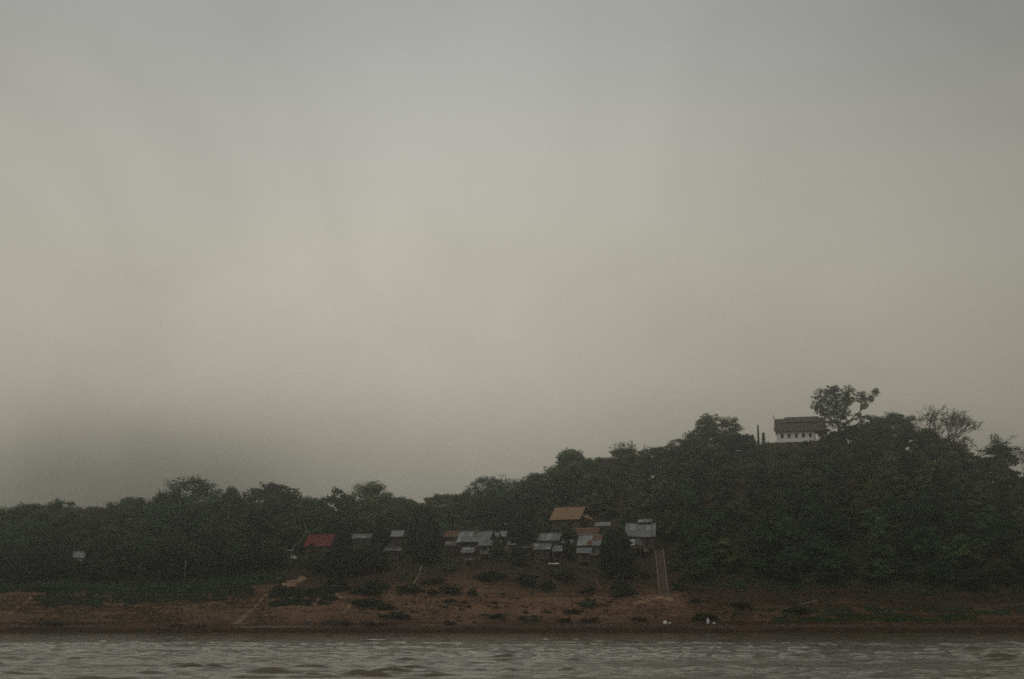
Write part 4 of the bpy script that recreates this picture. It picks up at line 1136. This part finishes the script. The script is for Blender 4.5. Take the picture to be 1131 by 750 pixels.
rt, q = house('thatched', 'thatched_house', 'large house with a steep straw-brown thatched roof above the village', ['thatch'], 'bamboo_mat', thatch=True, seed=14)
sk = thatch_mesh(q['d'] * 0.62, 1.7, 5); sk.materials.append(MATS['thatch'])
o = link('gable_skirt', sk, None, rt); o.rotation_euler = (R(42), 0, R(90)); o.location = (q['w'] / 2 + 1.1, q['d'] / 2, q['ez'] + 0.15)
house('tiny', 'stilt_house', 'tiny house with a narrow pale tin roof right of the thatched house', [P_, P_], roof='shed', seed=15, windows=(), doors=(0,))
house('brown', 'thatched_house', 'low brown-roofed house behind the patched tin roof', ['thatch', 'iron_rust'], 'bamboo_mat', thatch=True, seed=16)
house('patched', 'stilt_house', 'house with a pale tin roof patched with rust, pale wall below', [P_, P_, G, RU], 'board_pale', seed=17, doors=(), windows=(0.2,))
rt, q = house('landing', 'stilt_house', 'tall house beside the stairway with a large two-step tin roof', [G, G, P_, D_, RU], 'board', seed=18, doors=(0.28,), windows=())
# raised upper roof and pale wall panels of the stairway house
ur = MB().box(-.5, 2.5, q['d']/2 - .5, q['d']/2 - .4, q['ez'] + q['rise'] - .2, q['ez'] + q['rise'] + .25).box(-.5, 2.5, q['d']/2 + 1.0, q['d']/2 + 1.1, q['ez'] + q['rise'] - .8, q['ez'] + q['rise'] + .6).build('upper_roof', MATS['board'], rt)
for i in range(3):
    me = sheet_mesh(1.15, 2.0); me.materials.append(MATS[G if i else P_])
    o = link('roof_sheet', me, None, ur); o.location = (-.05 + i * 1.1, q['d']/2 - .8, q['ez'] + q['rise'] + .2 + .01 * i); o.rotation_euler = (R(24), 0, 0)
for i, (x0, x1, z0, z1) in enumerate([(-2.4, -1.35, 0.6, 2.0), (-1.3, -.3, .75, 2.05), (-.25, .5, .55, 1.9)]):
    MB().box(x0, x1, q['over'] - .05, q['over'] - .012, q['fz'] + z0, q['fz'] + z1).build('wall_panel', MATS['tarp_pale' if i == 0 else 'board_pale'], rt)
MB().box(.7, 1.9, q['over'] - .05, q['over'] - .012, q['fz'] - .9, q['fz'] - .05).build('wall_panel', MATS['board_pale'], rt)
house('row_a', 'stilt_house', 'small grey-roofed house joined to the right end of the wide grey roof', [G, D_, P_], seed=31, windows=(), doors=())
house('row_b', 'lean_to_shed', 'grey tin shed left of the lower roof of the stacked pair', [G, P_, RU], roof='shed', seed=32, windows=(), doors=(0.1,))
house('row_c', 'lean_to_shed', 'low dull shed below the small round green tree', [D_, G, RU], roof='shed', seed=33, windows=(), doors=())
house('row_d', 'lean_to_shed', 'low tin shed on the slope under the patched roof', [G, D_], roof='shed', seed=34, windows=(), doors=(0.1,))
house('row_e', 'stilt_house', 'dull tin-roofed house half hidden by trees left of the stairway house', [D_, G, RU], seed=35, windows=(), doors=())
house('row_f', 'lean_to_shed', 'small dull shed under the left end of the rusty roof', [D_, RU, G], roof='shed', seed=36, windows=(), doors=())
house('slip', 'lean_to_shed', 'narrow grey roof between the stacked pair and the patched tin roof', [G, RU, D_], roof='shed', seed=21, windows=(), doors=())
house('nook', 'lean_to_shed', 'scrap of pale roof showing beside the tall dark tree', [P_, D_], roof='shed', seed=22, windows=(), doors=())
house('white', 'white_hut', 'small white-walled hut glimpsed through the trees at left', [P_, G], 'limewash', seed=19, windows=(), doors=(-.2,))
house('glimpse', 'white_hut', 'pale hut roof barely showing in the dark left wood', [P_, D_], 'board', seed=20)

# open shelter with a pale sheet left of the red house
p = at(318, 615, 333.5); gz_ = hz(p.x, p.y)
sh = empty('tarp_shelter', (p.x, p.y, gz_)); tag(sh, 'small shelter with a white post and pale sheet left of the red house', 'shelter')
zt = at(318, 608, 333.5).z - gz_
for x_, y_ in ((-1.0, 0), (0.75, 0), (-1.0, 2), (0.75, 2)):
    MB().tube([(x_, y_, -.3), (x_, y_, zt)], [.07, .06], 6).build('post', MATS['limewash' if y_ == 0 else 'post_wood'], sh)
me = sheet_mesh(2.3, 2.6, 4, .05); me.materials.append(MATS['tarp_pale']); o = link('sheet_roof', me, None, sh, (-.1, -.3, zt)); o.rotation_euler = (R(5), 0, 0)
mb = MB(); mb.add([(0, 0, 0), (1.2, .1, -.25), (1.3, .1, .3), (.5, 0, .7)], [(0, 1, 2, 3)]); mb.build('hanging_sheet', MATS['tarp_pale'], sh, (.75, -.08, zt * .45))

# pale tarpaulins laid below the houses
def tarp(label, px, py, w, d, Y, m):
    p = at(px, py, Y); g = hz(p.x, Y); me, *_ = grid_mesh('tarpaulin', np.linspace(-w/2, w/2, 9), np.linspace(0, d, 6), lambda X_, Y_: 0.35 + 0.25 * Y_ + 0.12 * vnoise(X_ * 1.7 + px, Y_ * 1.7) + H(X_ + p.x, Y_ + Y) * 0)
    root = empty('tarpaulin_rack', (p.x, Y, p.z - .35)); tag(root, label, 'tarpaulin')
    link('sheet', me, MATS[m], root)
    for x_ in (-w/2 + .1, w/2 - .1):
        MB().tube([(x_, .1, min(g - (p.z - .35), .1) - .3), (x_, .1, .36)], [.05, .05], 5).build('post', MATS['bamboo'], root)
        g2 = hz(p.x + x_, Y + d - .1)
        MB().tube([(x_, d - .1, min(g2 - (p.z - .35), .2) - .3), (x_, d - .1, .34 + .25 * d)], [.05, .05], 5).build('post', MATS['bamboo'], root)
tarp('pale blue-edged sheet spread below the small end shed', 612, 623, 2.4, 1.2, 327, 'tarp_pale')
tarp('small grey sheet under the lowest shed', 518, 618, 1.9, 1.1, 325, 'iron_grey')

# ------------------------------------------------------------------ temple on the hill
tp = at(884, 487.3, TEMPLE_Y)
T = empty('temple', (tp.x, TEMPLE_Y, tp.z - .1), R(-14)); tag(T, 'white-walled temple with a dark brown tiled roof on the hilltop', 'temple')
TL, TD, TH = 13.2, 7.0, 3.1
MB().box(-TL/2 - .6, TL/2 + .6, -.6, TD + .6, -.5, 0.1).build('base', MATS['limewash'], T)
xs_w = [-TL/2 + 1.55 + i * 1.98 for i in range(5)]
holes = [(x - .36, x + .36, 1.15, 2.15) for x in xs_w]
wall_mesh(10.6, TH, .3, [(a + 1.3, b + 1.3, c0, c1) for a, b, c0, c1 in holes]).build('front_wall', MATS['limewash'], T, (-1.3, 0, .1))
for x in xs_w:
    f = MB().box(x-.42, x-.36, -.04, .2, 1.09, 2.21).box(x+.36, x+.42, -.04, .2, 1.09, 2.21).box(x-.36, x+.36, -.04, .2, 2.15, 2.21).box(x-.5, x+.5, -.09, .2, 1.02, 1.09).build('window', MATS['post_wood'], T, (0, 0, .1))
    MB().box(x-.35, x-.01, .12, .17, 1.10, 2.14).build('shutter', MATS['shutter'], f); MB().box(x+.01, x+.35, .12, .17, 1.10, 2.14).build('shutter', MATS['shutter'], f)
MB().box(-TL/2 - .003, TL/2 - 2.6, TD - .3, TD, .1, .1 + TH).build('back_wall', MATS['limewash'], T)
pitch_h = 3.9
for x in (-TL/2 + .02, TL/2 - 2.9):
    MB().prism_x([(.302, 0), (TD - .302, 0), (TD - .302, TH), (TD/2, TH + pitch_h - .5), (.302, TH)], x, x + .28).build('gable_wall', MATS['limewash'], T, (0, 0, .1))
MB().box(TL/2 - 2.62, TL/2 - 2.58, 2.7, 4.3, .1, 2.6).build('door', MATS['shutter'], T)
for y in (.3, 2.4, 4.6, 6.7):
    MB().tube([(TL/2 - .3, y, .1), (TL/2 - .3, y, TH + .05)], [.24, .19], 8).build('column', MATS['limewash'], T)
def temple_roof(x0, x1, run_, zr, ze, name):
    """two curved tiled slopes, steep above and flaring out at the eave"""
    v = []; f = []; cy_ = TD / 2; n = 7
    prof = [(run_ * t, zr - (zr - ze) * (1 - (1 - t) ** 1.35 * 1.0) if True else 0) for t in [i / (n - 1) for i in range(n)]]
    pts = [(cy_ - a, b) for a, b in reversed(prof)] + [(cy_ + a, b) for a, b in prof[1:]]
    mb = MB(); m_ = len(pts)
    vv = [(x0, y, z) for y, z in pts] + [(x1, y, z) for y, z in pts] + [(x0, y, z - .18) for y, z in pts] + [(x1, y, z - .18) for y, z in pts]
    ff = []
    for i in range(m_ - 1):
        ff += [(i, m_ + i, m_ + i + 1, i + 1), (2*m_ + i + 1, 3*m_ + i + 1, 3*m_ + i, 2*m_ + i), (i + 1, i + 1 + 2*m_, i + 2*m_, i), (m_ + i, 3*m_ + i, 3*m_ + i + 1, m_ + i + 1)]
    ff += [(0, 2*m_, 3*m_, m_), (m_ - 1, 2*m_ - 1, 4*m_ - 1, 3*m_ - 1)]
    mb.add(vv, ff)
    return mb.build(name, MATS['temple_tile'], T)
zt = .1 + TH
rf = temple_roof(-TL/2 - .7, TL/2 + .6, TD/2 + .75, zt + pitch_h, zt - .05, 'roof')
rows = MB()
for i in range(1, 8):                                   # courses of tiles show as faint horizontal steps
    t = i / 8; a = (TD/2 + .75) * t; b = (zt + pitch_h) - (pitch_h + .05) * (1 - (1 - t) ** 1.35)
    MB().box(-TL/2 - .68, TL/2 + .58, TD/2 - a - .08, TD/2 - a + .1, b - .06, b + .07).build('tile_course', MATS['temple_tile'], rf)
r2 = temple_roof(-TL/2 + 2.2, TL/2 - 1.4, 1.6, zt + pitch_h + .45, zt + pitch_h - 1.1, 'upper_roof')
MB().box(-TL/2 - .8, TL/2 + .7, TD/2 - .12, TD/2 + .12, zt + pitch_h - .05, zt + pitch_h + .16).build('ridge', MATS['limewash'], rf)
for s in (-1, 1):
    x0 = s * (TL/2 + .65)
    MB().tube([(x0, TD/2, zt + pitch_h), (x0 + s * .25, TD/2, zt + pitch_h + .5), (x0 + s * .15, TD/2, zt + pitch_h + 1.1), (x0 + s * .35, TD/2, zt + pitch_h + 1.5)], [.14, .11, .07, .02], 6).build('finial', MATS['temple_tile'], rf)

# ------------------------------------------------------------------ stairway
Yb, Yt, pb, pt = STAIR
S = empty('stairway', (pb.x, Yb, pb.z)); tag(S, 'long straight stone stairway with pale parapets climbing from the bank', 'stairway')
n = 50; wS = 1.6
dz = (pt.z - pb.z) / n; dx = (pt.x - pb.x) / n; dy = (Yt - Yb) / n
me = MB().box(-wS/2, wS/2, 0, dy + .25, -.9, dz).mesh('step'); me.materials.append(MATS['step_stone'])
for i in range(n): link('step', me, None, S, (dx * i, dy * i, dz * i))
for s in (-1, 1):
    e = s * (wS/2 + .14); mb = MB()
    v = []
    for x_, y_, z_ in ((0, -.3, 0), (dx * n, Yt - Yb, dz * n)):
        v += [(x_ + e - .13, y_, z_ - 1.2), (x_ + e + .13, y_, z_ - 1.2), (x_ + e + .13, y_, z_ + .38), (x_ + e - .13, y_, z_ + .38)]
    mb.add(v, [(0, 1, 2, 3), (7, 6, 5, 4), (0, 4, 5, 1), (1, 5, 6, 2), (2, 6, 7, 3), (3, 7, 4, 0)])
    mb.build('parapet', MATS['concrete'], S)
    MB().box(e - .17, e + .17, -.66, -.302, -1.2, .55).build('newel_post', MATS['concrete'], S)
MB().box(-1.2, 1.2, -1.6, -.001, -1.0, -.02).build('landing', MATS['concrete'], S)

# ------------------------------------------------------------------ small things on the shore
def lump(name, label, px, py, w, h, m, cat, seed, d=None):
    rng = np.random.RandomState(seed); Y = ground_y(px, py); p = at(px, py, Y); n1, n2 = 8, 5
    v = [(0, 0, h)]; f = []
    for j in range(1, n2 + 1):
        for i in range(n1):
            t = j / n2 * 1.75; a = 6.283 * i / n1; q = 1 + 0.16 * rng.normal()
            v.append((math.sin(t) * math.cos(a) * w/2 * q, math.sin(t) * math.sin(a) * (d or w) / 2 * q, h * (math.cos(t) if j < n2 else -.25) * (1 + .1 * rng.normal())))
    for i in range(n1): f.append((0, 1 + i, 1 + (i + 1) % n1))
    for j in range(n2 - 1):
        for i in range(n1): a_, b_ = 1 + j*n1 + i, 1 + j*n1 + (i+1) % n1; f.append((a_, a_ + n1, b_ + n1, b_))
    me = bpy.data.meshes.new(name); me.from_pydata(v, [], f); me.update()
    me.polygons.foreach_set('use_smooth', [True] * len(me.polygons))
    o = link(name, me, MATS[m]); o.location = (p.x, Y + .2, hz(p.x, Y + .2)); o.rotation_euler.z = rng.rand() * 6
    return tag(o, label, cat)
lump('white_sack', 'white sack on the shore below the stairway', 735, 689, 0.9, 0.55, 'sack', 'sack', 1)
lump('white_sack', 'smaller flat white sack touching the white one below the stairway', 740, 689.5, 0.6, 0.3, 'sack', 'sack', 2)
lump('grey_bundle', 'pale grey standing bundle at the waterside right of the white sacks', 782, 689, 0.75, 0.95, 'tarp_pale', 'bundle', 3)
lump('white_sack', 'small pale sack right of the grey bundle', 789, 689.5, 0.7, 0.3, 'sack', 'sack', 4)
lump('white_sack', 'tiny white sack up on the terraced bank', 796, 677.5, 0.45, 0.3, 'sack', 'sack', 5)
lump('white_sack', 'small pale sack beside the green waterside bush', 591.5, 680.5, 0.4, 0.3, 'sack', 'sack', 6)
lump('grey_bundle', 'flat grey bundle on the shore below the forked footpath', 340, 687, 1.6, 0.4, 'iron_grey', 'bundle', 7, 0.8)
rs = random.Random(9)
for i in range(40):
    px = rs.uniform(0, 1131); py = rs.uniform(690.5, 694)
    lump('shore_stone', 'small stone lying on the muddy water\'s edge', px, py, rs.uniform(.3, .9), rs.uniform(.12, .3), 'stone', 'stone', 100 + i)['group'] = 'stones along the water\'s edge'

def log(name, label, a, b, r, m, cat, lift=0.0):
    Pa, Pb = [at(px, py, ground_y(px, py)) for px, py in (a, b)]
    P = []
    for i in range(5):
        q = Pa.lerp(Pb, i / 4); q.z = hz(q.x, q.y) + r * .6 + lift * i / 4; P.append(q)
    base = P[0].copy()
    o = MB().tube([q - base for q in P], [r, r * .95, r * .9, r * .8, r * .65], 7).build(name, MATS[m], smooth=True); o.location = base
    return tag(o, label, cat)
log('driftwood_log', 'long dark drift log lying below the low bush', (391, 676), (420, 678), .18, 'post_wood', 'log')
log('driftwood_log', 'long thin fallen trunk lying across the slope left of the stairway', (655, 659), (693, 659), .16, 'driftwood', 'log')
log('driftwood_log', 'short pale fallen branch by the dark bushes above the middle bank', (592, 670), (603, 668), .12, 'driftwood', 'log')
log('driftwood_log', 'pale drift log stranded at the waterside below the footpath', (258, 690), (300, 688), .13, 'driftwood', 'log')
log('driftwood_log', 'long low drift log at the very edge of the water', (266, 693.5), (345, 693), .14, 'driftwood', 'log')
log('driftwood_log', 'weathered log along the waterline below the bare bank', (466, 691), (487, 691), .13, 'driftwood', 'log')
log('driftwood_log', 'crooked branch on the slope right of the slanting bamboo pole', (668, 655), (676, 648), .12, 'driftwood', 'log', .6)
log('driftwood_log', 'log lying on the left bank near the photo\'s edge', (20, 686), (36, 689), .12, 'driftwood', 'log')
# planks stacked on the right bank
Y = ground_y(893, 668); p = at(893, 668, Y)
stk = empty('plank_stack', (p.x, Y, hz(p.x, Y))); tag(stk, 'pale planks leaning on each other on the right bank', 'planks')
for i, (ln, zr_, ro, yo) in enumerate([(4.2, .25, 8, 0), (3.8, .45, 12, .5), (4.6, .2, 4, .9), (3.0, .6, 15, 1.3)]):
    o = MB().box(-ln/2, ln/2, -.14, .14, 0, .07).build('plank', MATS['driftwood'], stk, (.2 * i, yo, zr_)); o.rotation_euler = (R(12), R(-ro), R(6 - 4 * i))

# ------------------------------------------------------------------ the misty air
mb = MB().box(-1520, 1520, -280, 1520, -4.2, 78)
m, nt, o = mat('haze')
vol = nd(nt, 'ShaderNodeVolumePrincipled', {'Density': 0.00068, 'Anisotropy': 0.91})
vol.inputs['Color'].default_value = (0.90, 0.92, 0.92, 1)
nt.links.new(vol.outputs[0], o.inputs['Volume'])
hb = mb.build('haze', m); tag(hb, kind='stuff'); tag(hb, 'thin grey mist filling the air over the river', 'haze')

# prototypes that found no place are removed
for key, (root, *_r) in PROTO.items():
    if not USED.get(key):
        for ch in list(root.children): bpy.data.objects.remove(ch)
        bpy.data.objects.remove(root)
